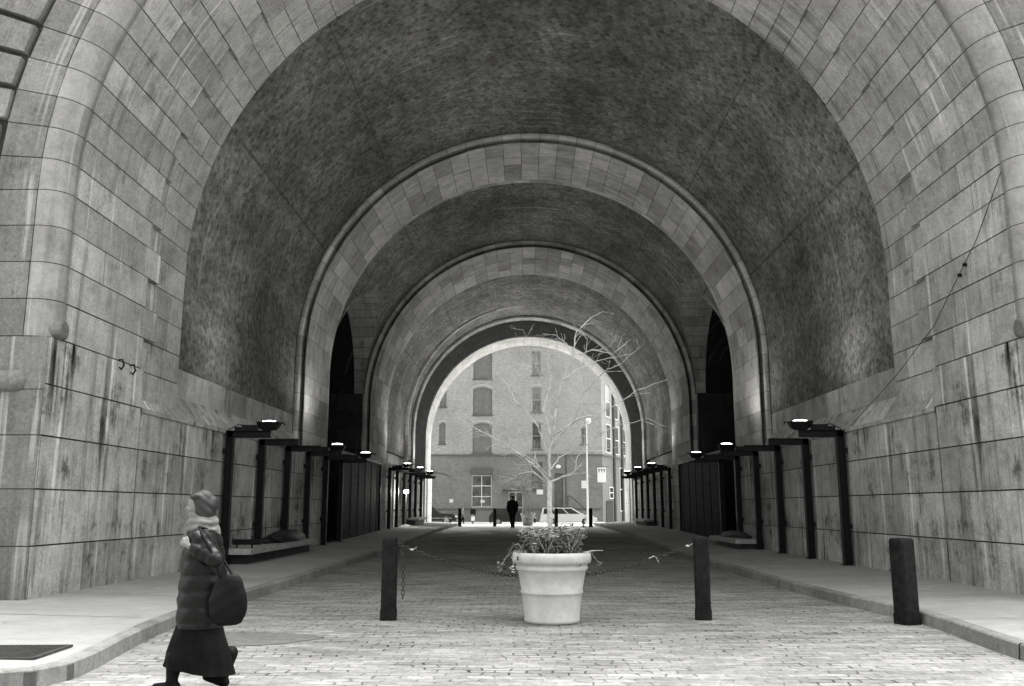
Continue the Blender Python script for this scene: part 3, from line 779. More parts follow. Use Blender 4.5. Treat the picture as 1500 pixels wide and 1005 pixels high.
for (x, z, lb) in ((-1.50, .90, 'white tie knotted on the chain above the loose hanging chain end'), (2.14, .945, 'white tie knotted on the chain close to the bollard without loose chain')):
    mb = MB(); mb.ellipsoid((0, 0, 0), (.035, .03, .022)); mb.tube([(.02, 0, 0), (.06, -.01, .02), (.09, 0, .05)], .005, 5); mb.tube([(-.02, 0, 0), (-.05, -.02, .012)], .006, 5)
    o = mb.build('tie', M['white']); o.scale = (.7,)*3; o.location = (x, 11.98+.02*(x > 0)*4, z); tag(o, lb, 'tie', 'white ties')
mb = MB(); mb.tube([(0, 0, 0), (.05, 0, .02), (.09, 0, .0), (.14, -.01, -.10)], .006, 5); mb.tube([(-.06, 0, -.02), (0, 0, 0), (.04, 0, .03)], .010, 6); o = mb.build('tie', M['white']); o.scale = (.65,)*3; o.location = (1.66, 12.06, .80); tag(o, 'thin white tie with a hanging tail, farther along the chain from its bollard', 'tie', 'white ties')

# ------------------------------------------------------------------ planter, plants, tree
PL = (0.335, 11.85, 0)
PROF = [(.0, .0), (.335, .0), (.355, .02), (.36, .045), (.352, .06), (.385, .33), (.392, .36), (.405, .372), (.405, .392), (.395, .404), (.437, .64), (.455, .655), (.468, .67), (.466, .70), (.455, .715), (.470, .735), (.498, .745), (.512, .775), (.514, .83), (.505, .865), (.485, .88), (.462, .87), (.452, .84), (.445, .76), (0, .76)]
t = thing('planter', 'big pale round planter pot with rolled rim standing on the cobbles in the middle', 'planter', PL)
mb = MB(); mb.lathe(PROF[:-2], n=72); mb.build('pot', M['pot'], t)
mb = MB(); r = random.Random(2); rows = []
for i in range(9):
    rows.append([(.452*i/8*cos(2*pi*k/30)+.0001*k, .452*i/8*sin(2*pi*k/30), .80+r.uniform(0, .03)*(i > 0)) for k in range(30)])
mb.grid(rows, closed=True); mb.build('soil', M['soil'], t)
def plant_proto(kind, seed):
    r = random.Random(seed); mb = MB(); lf = MB(); fl = MB()
    ns = {0: 7, 1: 6, 2: 5}[kind]
    for i in range(ns):
        a = r.uniform(0, 2*pi); lean = r.uniform(.05, .16) if kind < 2 else r.uniform(.2, .34); H = r.uniform(.14, .30) if kind < 2 else r.uniform(.04, .12)
        p = [Vector((0, 0, 0))]
        for k in range(1, 6):
            q = k/5; zz = H*q if kind < 2 else H*sin(q*pi*.9)*1.3-.16*q*q
            p.append(Vector((lean*q**1.4*cos(a)+r.uniform(-.012, .012), lean*q**1.4*sin(a)+r.uniform(-.012, .012), zz)))
        mb.tube(p, [.005-.0006*k for k in range(6)], 5)
        for k in range(1, 6):
            for q in range(4):
                c = p[k]+Vector((r.uniform(-.03, .03), r.uniform(-.03, .03), r.uniform(-.03, .03))); d = Vector((r.uniform(-1, 1), r.uniform(-1, 1), r.uniform(-.4, .8))).normalized()
                s = d.cross(Vector((r.uniform(-1, 1), r.uniform(-1, 1), r.uniform(-1, 1)))).normalized(); l = r.uniform(.025, .055); w = l*.32
                lf.face([c, c+d*l*.5+s*w, c+d*l+Vector((0, 0, -.01)), c+d*l*.5-s*w])
        if kind < 2 or r.random() < .5:
            for q in range(r.randint(3, 7)):
                c = p[-1]+Vector((r.uniform(-.04, .04), r.uniform(-.04, .04), r.uniform(-.035, .035)))
                for w in range(5):
                    d = Vector((cos(w*1.257), sin(w*1.257), .35)); s = Vector((-sin(w*1.257), cos(w*1.257), 0)); l = r.uniform(.016, .03)
                    fl.face([c, c+d*l*.6+s*l*.45, c+d*l, c+d*l*.6-s*l*.45])
    o = thing('bedding_plant', 'x', 'plant', (0, 0, 0), 0, 'bedding plants in the foreground planter')
    tag(mb.build('stems', M['bark'], o), kind='stuff'); tag(lf.build('leaves', M['leaf'], o), kind='stuff')
    if fl.f: tag(fl.build('flowers', M['flower'], o), kind='stuff')
    return o
protos = [plant_proto(0, 1), plant_proto(1, 2), plant_proto(2, 3), plant_proto(0, 14)]
r = random.Random(12); used = set(); spots = []
for k in range(22):
    a = 2*pi*k/22*1.0+r.uniform(-.12, .12); R = r.uniform(.26, .40) if k % 3 else r.uniform(.12, .25)
    spots.append((R*cos(a), R*sin(a)))
for k, (x, y) in enumerate(spots):
    kind = (0, 1, 3)[k % 3]
    pr = protos[kind]; o = pr if kind not in used else copy_tree(pr); used.add(kind)
    place(o, (PL[0]+x, PL[1]+y, .80), r.uniform(0, 6), 'small leafy bedding plant with pale flowers growing in the big pale planter', r.uniform(.85, 1.35))
for k, (x, y, lb) in enumerate(((-.38, -.12, 'long straggling bedding plant drooping down over the rim of the pale planter'), (.40, -.10, 'short straggling bedding plant lying over the planter rim beside the broken twig'))):
    o = protos[2] if k == 0 else copy_tree(protos[2]); place(o, (PL[0]+x, PL[1]+y, .84), 1.0+k*2.0, lb, 1.25 if k == 0 else .8); 
mb = MB(); mb.tube([(0, 0, 0), (.12, -.02, .03), (.26, -.03, .035)], [.008, .007, .004], 6); o = mb.build('twig', M['bark']); o.location = (PL[0]+.40, PL[1]-.12, .87); tag(o, 'pale broken twig sticking out flat over the rim of the big planter', 'twig')

def grow(mb, p, d, L, rad, depth, r, up=.12, spread=.55, twigs=None):
    n = max(3, int(L/.07)); pts = [p.copy()]; rads = [rad]; dd = d.copy(); kids = []
    for i in range(n):
        dd = (dd+Vector((r.gauss(0, .09), r.gauss(0, .09), r.gauss(0, .07)+up*.12))).normalized()
        pts.append(pts[-1]+dd*(L/n)); rads.append(rad*(1-.72*(i+1)/n))
        if depth > 0 and i > n*.2 and r.random() < (.75 if depth > 1 else .62): kids.append((pts[-1].copy(), dd.copy(), rads[-1], (i+1)/n))
    mb.tube(pts, [max(q, .0019) for q in rads], 6 if rad > .008 else 4)
    for q, dk, rk, fr in kids:
        ax = dk.orthogonal().normalized(); ax.rotate(Matrix.Rotation(r.uniform(0, 2*pi), 3, dk)); nd = (dk*cos(spread)+ax*sin(spread)).normalized()
        grow(mb, q, nd, L*r.uniform(.32, .6)*(1.1-fr*.5), rk*.62, depth-1, r, up, spread*r.uniform(.85, 1.2))
tree = thing('bare_tree', 'leafless young tree with pale trunk rising from the big planter', 'tree', (PL[0]-.015, PL[1]+.02, .79))
mb = MB(); mb.tube([(0, 0, -.02), (.004, 0, .05), (0, 0, .4), (-.006, 0, .75), (0, .0, 1.0)], [.05, .042, .036, .034, .036], 14); mb.build('trunk', M['bark'], tree)
def px(x, y, dy=0):    # offset of a branch point from the trunk foot, read off in the plane of the trunk
    s = 11.9/1300; return Vector(((x-808)*s, dy, 1.45-.79+(743-y)*s*1.0+ (743-y)**2*s*0.00006))
r = random.Random(21)
limbs = [
 ([(808, 712), (784, 692), (765, 695), (744, 708)], .014, .25),
 ([(807, 706), (786, 684), (770, 672), (740, 652), (700, 632), (688, 623)], .020, -.35),
 ([(807, 700), (790, 682), (768, 668), (735, 658), (712, 640)], .014, -.8),
 ([(808, 696), (806, 670), (797, 640), (785, 615), (758, 585), (745, 560), (730, 545)], .018, .5),
 ([(808, 700), (808, 668), (815, 640), (819, 600), (828, 560), (843, 525), (850, 490), (870, 468), (890, 458)], .026, .1),
 ([(810, 664), (822, 640), (843, 622), (860, 580), (857, 545), (862, 510), (852, 500)], .017, -.5),
 ([(809, 708), (843, 694), (848, 672), (868, 648), (905, 630), (945, 622)], .018, -.5),
 ([(810, 690), (822, 672), (845, 660), (880, 660), (925, 650)], .013, .7),
 ([(815, 640), (850, 618), (880, 610), (905, 598), (936, 578), (978, 564)], .016, -.25),
 ([(828, 560), (850, 545), (880, 530), (905, 522), (935, 515)], .012, .45),
 ([(843, 525), (872, 520), (900, 526), (925, 508)], .010, -.3),
 ([(860, 580), (885, 553), (910, 545), (930, 528)], .010, -.8),
 ([(843, 525), (835, 505), (822, 492), (800, 484)], .010, .4),
 ([(819, 600), (800, 570), (785, 540), (770, 500)], .011, -.6),
 ([(806, 670), (812, 640), (800, 600), (812, 560), (808, 520), (818, 495)], .014, .9),
]
mb = MB()
for pts, rad, dy in limbs:
    n = len(pts); P = [px(x, y, dy*(i/(n-1))**1.1) for i, (x, y) in enumerate(pts)]
    if pts[0][1] < 690:   # limbs starting from another limb
        pass
    fine = []
    for i in range(n-1):
        for k in range(4):
            q = P[i].lerp(P[i+1], k/4); q += Vector((r.gauss(0, .006), r.gauss(0, .01), r.gauss(0, .006))); fine.append(q)
    fine.append(P[-1]); m = len(fine)
    mb.tube(fine, [max(.0022, .82*rad*(1-.86*i/(m-1))) for i in range(m)], 7)
    for i in range(3, m):
        if r.random() < (.95 if pts[-1][0] < 860 else .5):
            d = (fine[min(i+1, m-1)]-fine[i-1]).normalized(); ax = d.orthogonal().normalized(); ax.rotate(Matrix.Rotation(r.uniform(0, 2*pi), 3, d))
            nd = (d*.8+ax*.7).normalized(); grow(mb, fine[i], nd, r.uniform(.10, .40)*(1-.45*i/m), max(.0026, rad*(1-.86*i/(m-1))*.5), 1 if r.random() < .4+.6*i/m else 2, r, .2)
mb.build('crown', M['bark_dark'], tree)

# far planter with its own small tree
P2 = (.14, 60, gh(60))
t = thing('planter', 'small looking distant grey planter standing at the far end of the archway', 'planter', P2)
mb = MB(); mb.lathe([(a*.97, b*.93) for a, b in PROF[:-2]], n=36); mb.build('pot', M['pot_old'], t)
mb = MB(); mb.lathe([(.01, .74), (.43, .74)], n=24); mb.build('soil', M['soil'], t)
t = thing('bare_tree', 'distant leafless tree with drooping limbs growing in the far planter', 'tree', (P2[0], P2[1], P2[2]+.72))
mb = MB(); mb.tube([(-.25, 0, 0), (-.24, 0, .8), (-.25, 0, 1.7), (-.1, 0, 2.3)], [.07, .06, .05, .03], 8); mb.tube([(.1, 0, 0), (.06, 0, 1.0), (0, 0, 1.9)], [.04, .035, .03], 8); mb.build('trunk', M['bark'], t)
mb = MB(); r = random.Random(5)
for k in range(11):
    a = k*2.4; grow(mb, Vector((-.2+.15*r.random(), 0, 1.3+.1*k)), Vector((cos(a), sin(a)*.6, .35)).normalized(), r.uniform(.9, 1.6), .024, 2, r, -.05)
mb.build('crown', M['bark_dark'], t)

# ------------------------------------------------------------------ people
def remeshed(mb, name, mat, parent, voxel=.014, smooth=6, noise=None):
    tmp = mb.build(name+'_tmp', mat)
    md = tmp.modifiers.new('r', 'REMESH'); md.mode = 'VOXEL'; md.voxel_size = voxel; md.use_smooth_shade = True
    sm = tmp.modifiers.new('s', 'SMOOTH'); sm.factor = .5; sm.iterations = smooth
    dg = bpy.context.evaluated_depsgraph_get(); dg.update()
    me = bpy.data.meshes.new_from_object(tmp.evaluated_get(dg)); me.name = name
    bpy.data.objects.remove(tmp)
    if noise: noise(me)
    if not me.materials: me.materials.append(mat)
    for p in me.polygons: p.use_smooth = True
    ob = bpy.data.objects.new(name, me); COL.objects.link(ob); ob.parent = parent
    return ob
def cap(mb, a, b, ra, rb):
    a, b = Vector(a), Vector(b); n = 5
    d = (b-a); L = d.length; d.normalize(); pts = []; rad = []
    for i in range(n): q = (i/n-1)*pi/2; pts.append(a+d*ra*sin(q)); rad.append(max(.002, ra*cos(q)))
    pts.append(a); rad.append(ra); pts.append(b); rad.append(rb)
    for i in range(1, n+1): q = i/n*pi/2; pts.append(b+d*rb*sin(q)); rad.append(max(.002, rb*cos(q)))
    mb.tube(pts, rad, 14)
def hand(mb, wrist, d, palm_n, s=1.0, curl=.6):
    """palm, four bent fingers and a thumb off the side"""
    d = Vector(d).normalized(); pn = Vector(palm_n).normalized(); pn = (pn-d*pn.dot(d)).normalized(); sd = d.cross(pn); w = Vector(wrist)
    cap(mb, w, w+d*.05*s, .024*s, .026*s)
    for k in (-1.5, -.5, .5, 1.5):
        b = w+d*.07*s+sd*k*.017*s; l = (.072-.008*abs(k-.3))*s
        m = b+(d*cos(curl*.5)+pn*sin(curl*.5))*l*.5; e = m+(d*cos(curl*1.6)+pn*sin(curl*1.6))*l*.5
        cap(mb, w+d*.035*s+sd*k*.014*s, b, .012*s, .0095*s); cap(mb, b, m, .0095*s, .0085*s); cap(mb, m, e, .0085*s, .007*s)
    b = w+d*.022*s-sd*.024*s; m = b+(d*.7-sd*.6+pn*.25).normalized()*.036*s; e = m+(d*.95-sd*.1+pn*.45).normalized()*.03*s
    cap(mb, b, m, .0115*s, .0095*s); cap(mb, m, e, .0095*s, .008*s)
def head(mb, c, f, s=1.0):
    """head centred on c, facing f (unit, horizontal)"""
    f = Vector(f).normalized(); up = Vector((0, 0, 1)); sd = up.cross(f); c = Vector(c)
    R = Matrix((f, sd, up)).transposed()
    mb.ellipsoid(c+up*.02*s, (.098*s, .075*s, .105*s), 20, 14, rot=R)
    mb.ellipsoid(c+f*.028*s-up*.058*s, (.064*s, .054*s, .062*s), 16, 12, rot=R)      # jaw
    mb.ellipsoid(c+f*.072*s-up*.098*s, (.018*s, .022*s, .016*s), rot=R)             # chin
    cap(mb, c+f*.092*s+up*.012*s, c+f*.112*s-up*.022*s, .009*s, .013*s)             # nose
    mb.ellipsoid(c+f*.088*s-up*.062*s, (.012*s, .022*s, .009*s), rot=R)             # lips
    mb.ellipsoid(c+f*.082*s+up*.035*s, (.016*s, .05*s, .011*s), rot=R)              # brow
    for q in (-1, 1):
        mb.ellipsoid(c+sd*q*.076*s-f*.004*s-up*.008*s, (.016*s, .007*s, .03*s), rot=R)
        mb.ellipsoid(c+f*.075*s+sd*q*.036*s-up*.025*s, (.02*s, .016*s, .016*s), rot=R)  # cheeks
    return c, f, sd, up
def eyes(c, f, parent, s=1.0):
    f = Vector(f).normalized(); up = Vector((0, 0, 1)); sd = up.cross(f); c = Vector(c); mb = MB()
    for q in (-1, 1): mb.ellipsoid(c+f*.083*s+sd*q*.031*s+up*.014*s, (.009*s, .012*s, .006*s), 10, 8)
    return mb.build('eyes', M['hair'], parent)

# --- the woman walking past in a long quilted coat, shoulder bag at her hip
wm = thing('person', 'woman in long dark quilted coat and pale scarf striding past with a shoulder bag', 'person', (-2.66, 7.50, 0)); wm.scale = (.975,)*3
F = Vector((-1, -.18, 0)).normalized()
HC = Vector((-.055, -.02, 1.49))
b = MB(); head(b, HC, F, 1.0)
cap(b, (-.03, 0, 1.28), (-.04, -.01, 1.43), .056, .052)
for q in (-1, 1): cap(b, (-.02, q*.05, 1.22), (-.01, q*.14, 1.24), .08, .06)
cap(b, (-.02, 0, .92), (-.02, 0, 1.20), .12, .125)
cap(b, (0, -.08, .86), (-.10, -.085, .48), .08, .055); cap(b, (-.10, -.085, .48), (-.17, -.09, .12), .052, .036)
cap(b, (0, .08, .86), (.05, .09, .47), .08, .055); cap(b, (.05, .09, .47), (.165, .09, .12), .052, .036)
cap(b, (-.01, -.17, 1.24), (.17, -.22, 1.05), .045, .038); cap(b, (.17, -.22, 1.05), (-.03, -.23, 1.16), .036, .028)
hand(b, (-.045, -.235, 1.17), (-.85, .1, .5), (.3, .9, .1), .95, 1.25)
cap(b, (-.03, .17, 1.24), (-.08, .23, 1.00), .045, .038); cap(b, (-.08, .23, 1.00), (-.20, .20, .82), .036, .028)
hand(b, (-.21, .20, .80), (-.5, -.1, -.8), (.3, -.9, -.3), .95, .7)
remeshed(b, 'body', M['skin'], wm, .0075, 3); eyes(HC, F, wm)
c = MB(); prof = [(.50, .0, .185, .18), (.56, .0, .192, .185), (.72, .005, .196, .186), (.88, .005, .192, .182), (1.0, .0, .172, .176), (1.12, -.005, .162, .182), (1.20, -.01, .148, .188), (1.27, -.015, .122, .168), (1.33, -.02, .085, .10)]
rows = []
for i in range(len(prof)-1):
    for k in range(7):
        q = k/7; a, bb = prof[i], prof[i+1]; z, cx, rx, ry = [a[j]*(1-q)+bb[j]*q for j in range(4)]
        row = []
        for m in range(56):
            th = 2*pi*m/56
            ph = (z-.17)/.125+.10*sin(2*th+1)
            puff = 1+.075*abs(sin(ph*pi))**.7-.03 + .004*sin(7*th+z*13)
            fold = 1+.02*sin(3*th+.6)*max(0, 1.1-z)
            row.append((cx+rx*puff*fold*cos(th), ry*puff*fold*sin(th), z-(.035*sin(th*2+.5) if z < .2 else 0)))
        rows.append(row)
c.grid(rows, closed=True); c.face(rows[0][::-1]); c.face(rows[-1])
def sleeve(c, A, B, C_, r0, r1, r2):
    for (p, q, ra, rb) in ((A, B, r0, r1), (B, C_, r1, r2)):
        p, q = Vector(p), Vector(q)
        for k in range(3):
            u = p.lerp(q, k/3); v = p.lerp(q, (k+1)/3); ru = ra+(rb-ra)*k/3; rv = ra+(rb-ra)*(k+1)/3
            cap(c, u, v, ru*.97, rv*.97); c.ellipsoid(u.lerp(v, .5), (ru*1.05, ru*1.05, ru*1.02), 14, 10)
sleeve(c, (-.01, -.165, 1.235), (.18, -.22, 1.06), (0, -.232, 1.15), .078, .068, .05)
sleeve(c, (-.03, .165, 1.235), (-.08, .23, 1.01), (-.19, .20, .84), .078, .065, .05)
def crease(me):
    for v in me.vertices:
        v.co += v.normal*(.0025*sin(v.co.x*38+v.co.z*21)*sin(v.co.y*31+v.co.z*47))
remeshed(c, 'coat', M['coat'], wm, .0085, 1, crease)
s_ = MB()
for lay, (zz, rx, ry, rr) in enumerate(((1.315, .105, .105, .036), (1.355, .10, .095, .036), (1.395, .088, .082, .030))):
    for k in range(26):
        a = 2*pi*k/26; s_.ellipsoid((-.035+rx*cos(a), ry*sin(a), zz+.018*sin(a+lay*1.7)-.012*cos(2*a+lay)), (rr*1.1, rr*1.1, rr*(.85+.25*sin(3*a+lay))), 10, 8)
s_.ellipsoid((-.135, -.05, 1.25), (.03, .05, .10), 10, 8); s_.ellipsoid((.085, .03, 1.27), (.03, .06, .07), 10, 8)
remeshed(s_, 'scarf', M['scarf'], wm, .010, 2, crease)
hmb = MB(); R = Matrix((F, Vector((0, 0, 1)).cross(F), Vector((0, 0, 1)))).transposed()
hmb.ellipsoid(HC-F*.024+Vector((0, 0, .038)), (.100, .090, .108), 20, 14, rot=R)
hmb.ellipsoid(HC-F*.066+Vector((0, 0, -.05)), (.065, .088, .12), 18, 12, rot=R); hmb.ellipsoid(HC-F*.085+Vector((0, 0, .02)), (.07, .078, .08), 18, 12, rot=R)
for q in (-1, 1): hmb.ellipsoid(HC-F*.022+R @ Vector((0, q*.074, -.035)), (.05, .02, .095), 12, 10, rot=R); hmb.ellipsoid(HC+F*.015+R @ Vector((0, q*.04, .085)), (.07, .05, .035), 12, 10, rot=R)
def hairnoise(me):
    for v in me.vertices: v.co += v.normal*(.0015*sin(v.co.x*70+v.co.z*90)+.0012*sin(v.co.z*40+v.co.y*90))
remeshed(hmb, 'hair', M['hair'], wm, .008, 2, hairnoise)
sk_ = MB(); rows = []
for z, cx, rx, ry in ((.17, .005, .285, .175), (.22, .005, .272, .175), (.32, -.01, .25, .178), (.42, -.01, .218, .172), (.52, -.005, .188, .168), (.62, .0, .16, .15)):
    rows.append([(cx+rx*(1+(.10*sin(5*2*pi*m/60+1)+.05*sin(9*2*pi*m/60))*max(0, .55-z)*2)*cos(2*pi*m/60), ry*(1+(.12*sin(6*2*pi*m/60+2)+.05*sin(11*2*pi*m/60))*max(0, .55-z)*2)*sin(2*pi*m/60), z-.05*cos(2*pi*m/60+.3)*(z < .3)) for m in range(60)])
sk_.grid(rows, closed=True); sk_.face(rows[-1]); rows2 = [[(p[0]*.97, p[1]*.97, p[2]+.004) for p in r_] for r_ in rows[:3]]; sk_.grid(rows2, closed=True); sk_.build('skirt', M['black_cloth'], wm)
tr = MB()
cap(tr, (0, -.08, .84), (-.09, -.085, .48), .08, .06); cap(tr, (-.09, -.085, .48), (-.165, -.09, .14), .058, .052)
cap(tr, (0, .08, .84), (.05, .09, .47), .09, .072); cap(tr, (.05, .09, .47), (.155, .09, .15), .07, .058)
remeshed(tr, 'trousers', M['black_cloth'], wm, .014, 3)
for (x, y, z, ang) in ((-.17, -.09, .06, 0), (.18, .09, .07, .3)):
    bt = MB(); R2 = Matrix.Rotation(ang, 3, 'Y')
    def T(p): return Vector((x, y, z))+R2 @ Vector(p)
    cap(bt, T((0, 0, .22)), T((.0, 0, .02)), .06, .048); cap(bt, T((.03, 0, -.015)), T((-.13, 0, -.02)), .042, .034); cap(bt, T((.04, 0, -.03)), T((.03, 0, -.03)), .028, .028)
    remeshed(bt, 'boot', M['leather'], wm, .011, 2)
bg = MB(); bg.grid([[(.285+.02*(.95-z)+hx*cos(t)*abs(cos(t))**-.4*abs(cos(t))**.9, -.20+hy*sin(t), z+.03*(cos(t)**2)*(z-.7)) for t in [2*pi*m/32+.01 for m in range(32)]] for z, hx, hy in ((.545, .07, .03), (.56, .12, .055), (.62, .155, .075), (.72, .16, .075), (.82, .135, .062), (.90, .105, .045), (.935, .085, .02))], closed=True); bg.face(bg.v[:32]); bg.face(bg.v[32*6:32*7]); bg.ellipsoid((.285, -.2, .73), (.12, .06, .15), 20, 14)
def slouch(me):
    for v in me.vertices: v.co += v.normal*(.005*sin(v.co.x*20+v.co.z*15)+.002*sin(v.co.z*52-v.co.x*33))
bag = remeshed(bg, 'shoulder_bag', M['leather'], None, .011, 4, slouch)
bag.location = wm.location; bag.scale = wm.scale; tag(bag, 'slouchy dark shoulder bag hanging at the hip of the striding woman', 'bag')
st = MB(); st.tube([(.22, -.22, .92), (.17, -.27, 1.10), (.06, -.235, 1.26), (0, -.16, 1.325), (.06, -.08, 1.30), (.17, -.10, 1.10), (.32, -.18, .92)], .012, 6); st.build('strap', M['leather'], bag)

def walker(loc, rz, label, H, coat, trousers, long=.0, seed=0, broad=1.0):
    """distant pedestrian, facing local -y"""
    t = thing('person', label, 'person', loc, rz, None); k = H/1.75
    b = MB(); V = lambda x, y, z: (x*k, y*k, z*k); f = Vector((0, -1, 0))
    hc = Vector(V(0, -.02, 1.63)); head(b, hc, f, k*1.02)
    cap(b, V(0, .0, 1.40), V(0, -.01, 1.56), .06*k, .056*k); cap(b, V(0, 0, 1.0), V(0, .0, 1.34), .10*k, .11*k)
    cap(b, V(-.09, 0, .93), V(-.10, -.16, .50), .09*k, .06*k); cap(b, V(-.10, -.16, .50), V(-.10, -.14, .08), .055*k, .04*k); cap(b, V(-.10, -.12, .045), V(-.11, -.30, .04), .045*k, .036*k)
    cap(b, V(.09, 0, .93), V(.10, .06, .50), .09*k, .06*k); cap(b, V(.10, .06, .50), V(.10, .24, .14), .055*k, .04*k); cap(b, V(.10, .27, .10), V(.11, .15, .03), .045*k, .036*k)
    for q in (-1, 1):
        hy = .16*q
        cap(b, V(q*.2*broad, 0, 1.38), V(q*.25*broad, hy*.4, 1.10), .055*k, .045*k); cap(b, V(q*.25*broad, hy*.4, 1.10), V(q*.24*broad, hy-.04, .86), .043*k, .03*k)
        hand(b, V(q*.24*broad, hy-.05, .84), (0, -.1, -1), (-q, -.2, 0), k, .6)
    remeshed(b, 'body', M['skin'], t, .015, 3)
    c = MB()
    for (z0, z1, w0, w1, d0, d1) in ((.80-long, 1.05, .20, .185, .15, .14), (1.05, 1.36, .185, .215, .14, .14), (1.36, 1.50, .215, .08, .14, .085)):
        c.grid([[(w0*broad*cos(2*pi*m/20)*k, d0*sin(2*pi*m/20)*k, z0*k) for m in range(20)], [(w1*broad*cos(2*pi*m/20)*k, d1*sin(2*pi*m/20)*k, (z1+.02)*k) for m in range(20)]], closed=True)
        c.face([(w0*broad*cos(-2*pi*m/20)*k, d0*sin(-2*pi*m/20)*k, z0*k) for m in range(20)]); c.face([(w1*broad*cos(2*pi*m/20)*k, d1*sin(2*pi*m/20)*k, (z1+.02)*k) for m in range(20)])
    for q in (-1, 1):
        hy = .16*q
        cap(c, V(q*.19*broad, 0, 1.39), V(q*.25*broad, hy*.4, 1.10), .08*k, .07*k); cap(c, V(q*.25*broad, hy*.4, 1.10), V(q*.24*broad, hy-.03, .88), .068*k, .052*k)
    remeshed(c, 'jacket', coat, t, .018, 4)
    p = MB()
    cap(p, V(-.085, 0, .95), V(-.10, -.16, .50), .105*k, .08*k); cap(p, V(-.10, -.16, .50), V(-.10, -.14, .10), .078*k, .065*k)
    cap(p, V(.085, 0, .95), V(.10, .06, .50), .105*k, .08*k); cap(p, V(.10, .06, .50), V(.10, .24, .15), .078*k, .065*k)
    remeshed(p, 'trousers', trousers, t, .018, 4)
    h = MB(); h.ellipsoid(hc-f*.015*k+Vector((0, 0, .035*k)), (.088*k, .105*k, .105*k)); h.ellipsoid(hc-f*.06*k-Vector((0, 0, .02*k)), (.08*k, .05*k, .08*k)); remeshed(h, 'hair', M['hair'], t, .016, 2)
    return t
walker((-.76, 52.0, gh(52)), RAD(195), 'person in black seen from behind walking away through the far arch', 1.87, M['black_cloth'], M['black_cloth'], .08, broad=1.12)
walker((-6.02, 86.2, gh(86)+.0), RAD(70), 'distant pedestrian in grey by the brick wall, behind a far bollard', 1.68, M['grey_cloth'], M['black_cloth'], .15)
w2 = walker((-5.02, 86.0, gh(86)+.0), RAD(20), 'distant pedestrian in dark clothes by the shop window carrying a white bag', 1.68, M['black_cloth'], M['grey_cloth'], .1)
mb = MB(); mb.box((0, 0, .22), (.36, .16, .40), taper=(.8, .7)); mb.tube([(-.1, 0, .42), (-.08, 0, .56), (.08, 0, .56), (.1, 0, .42)], .012, 5)
o = mb.build('carrier_bag', M['white_bag']); o.location = (-5.0, 85.72, gh(86)+.30); tag(o, 'white carrier bag held by the distant pedestrian at the shop window', 'bag')

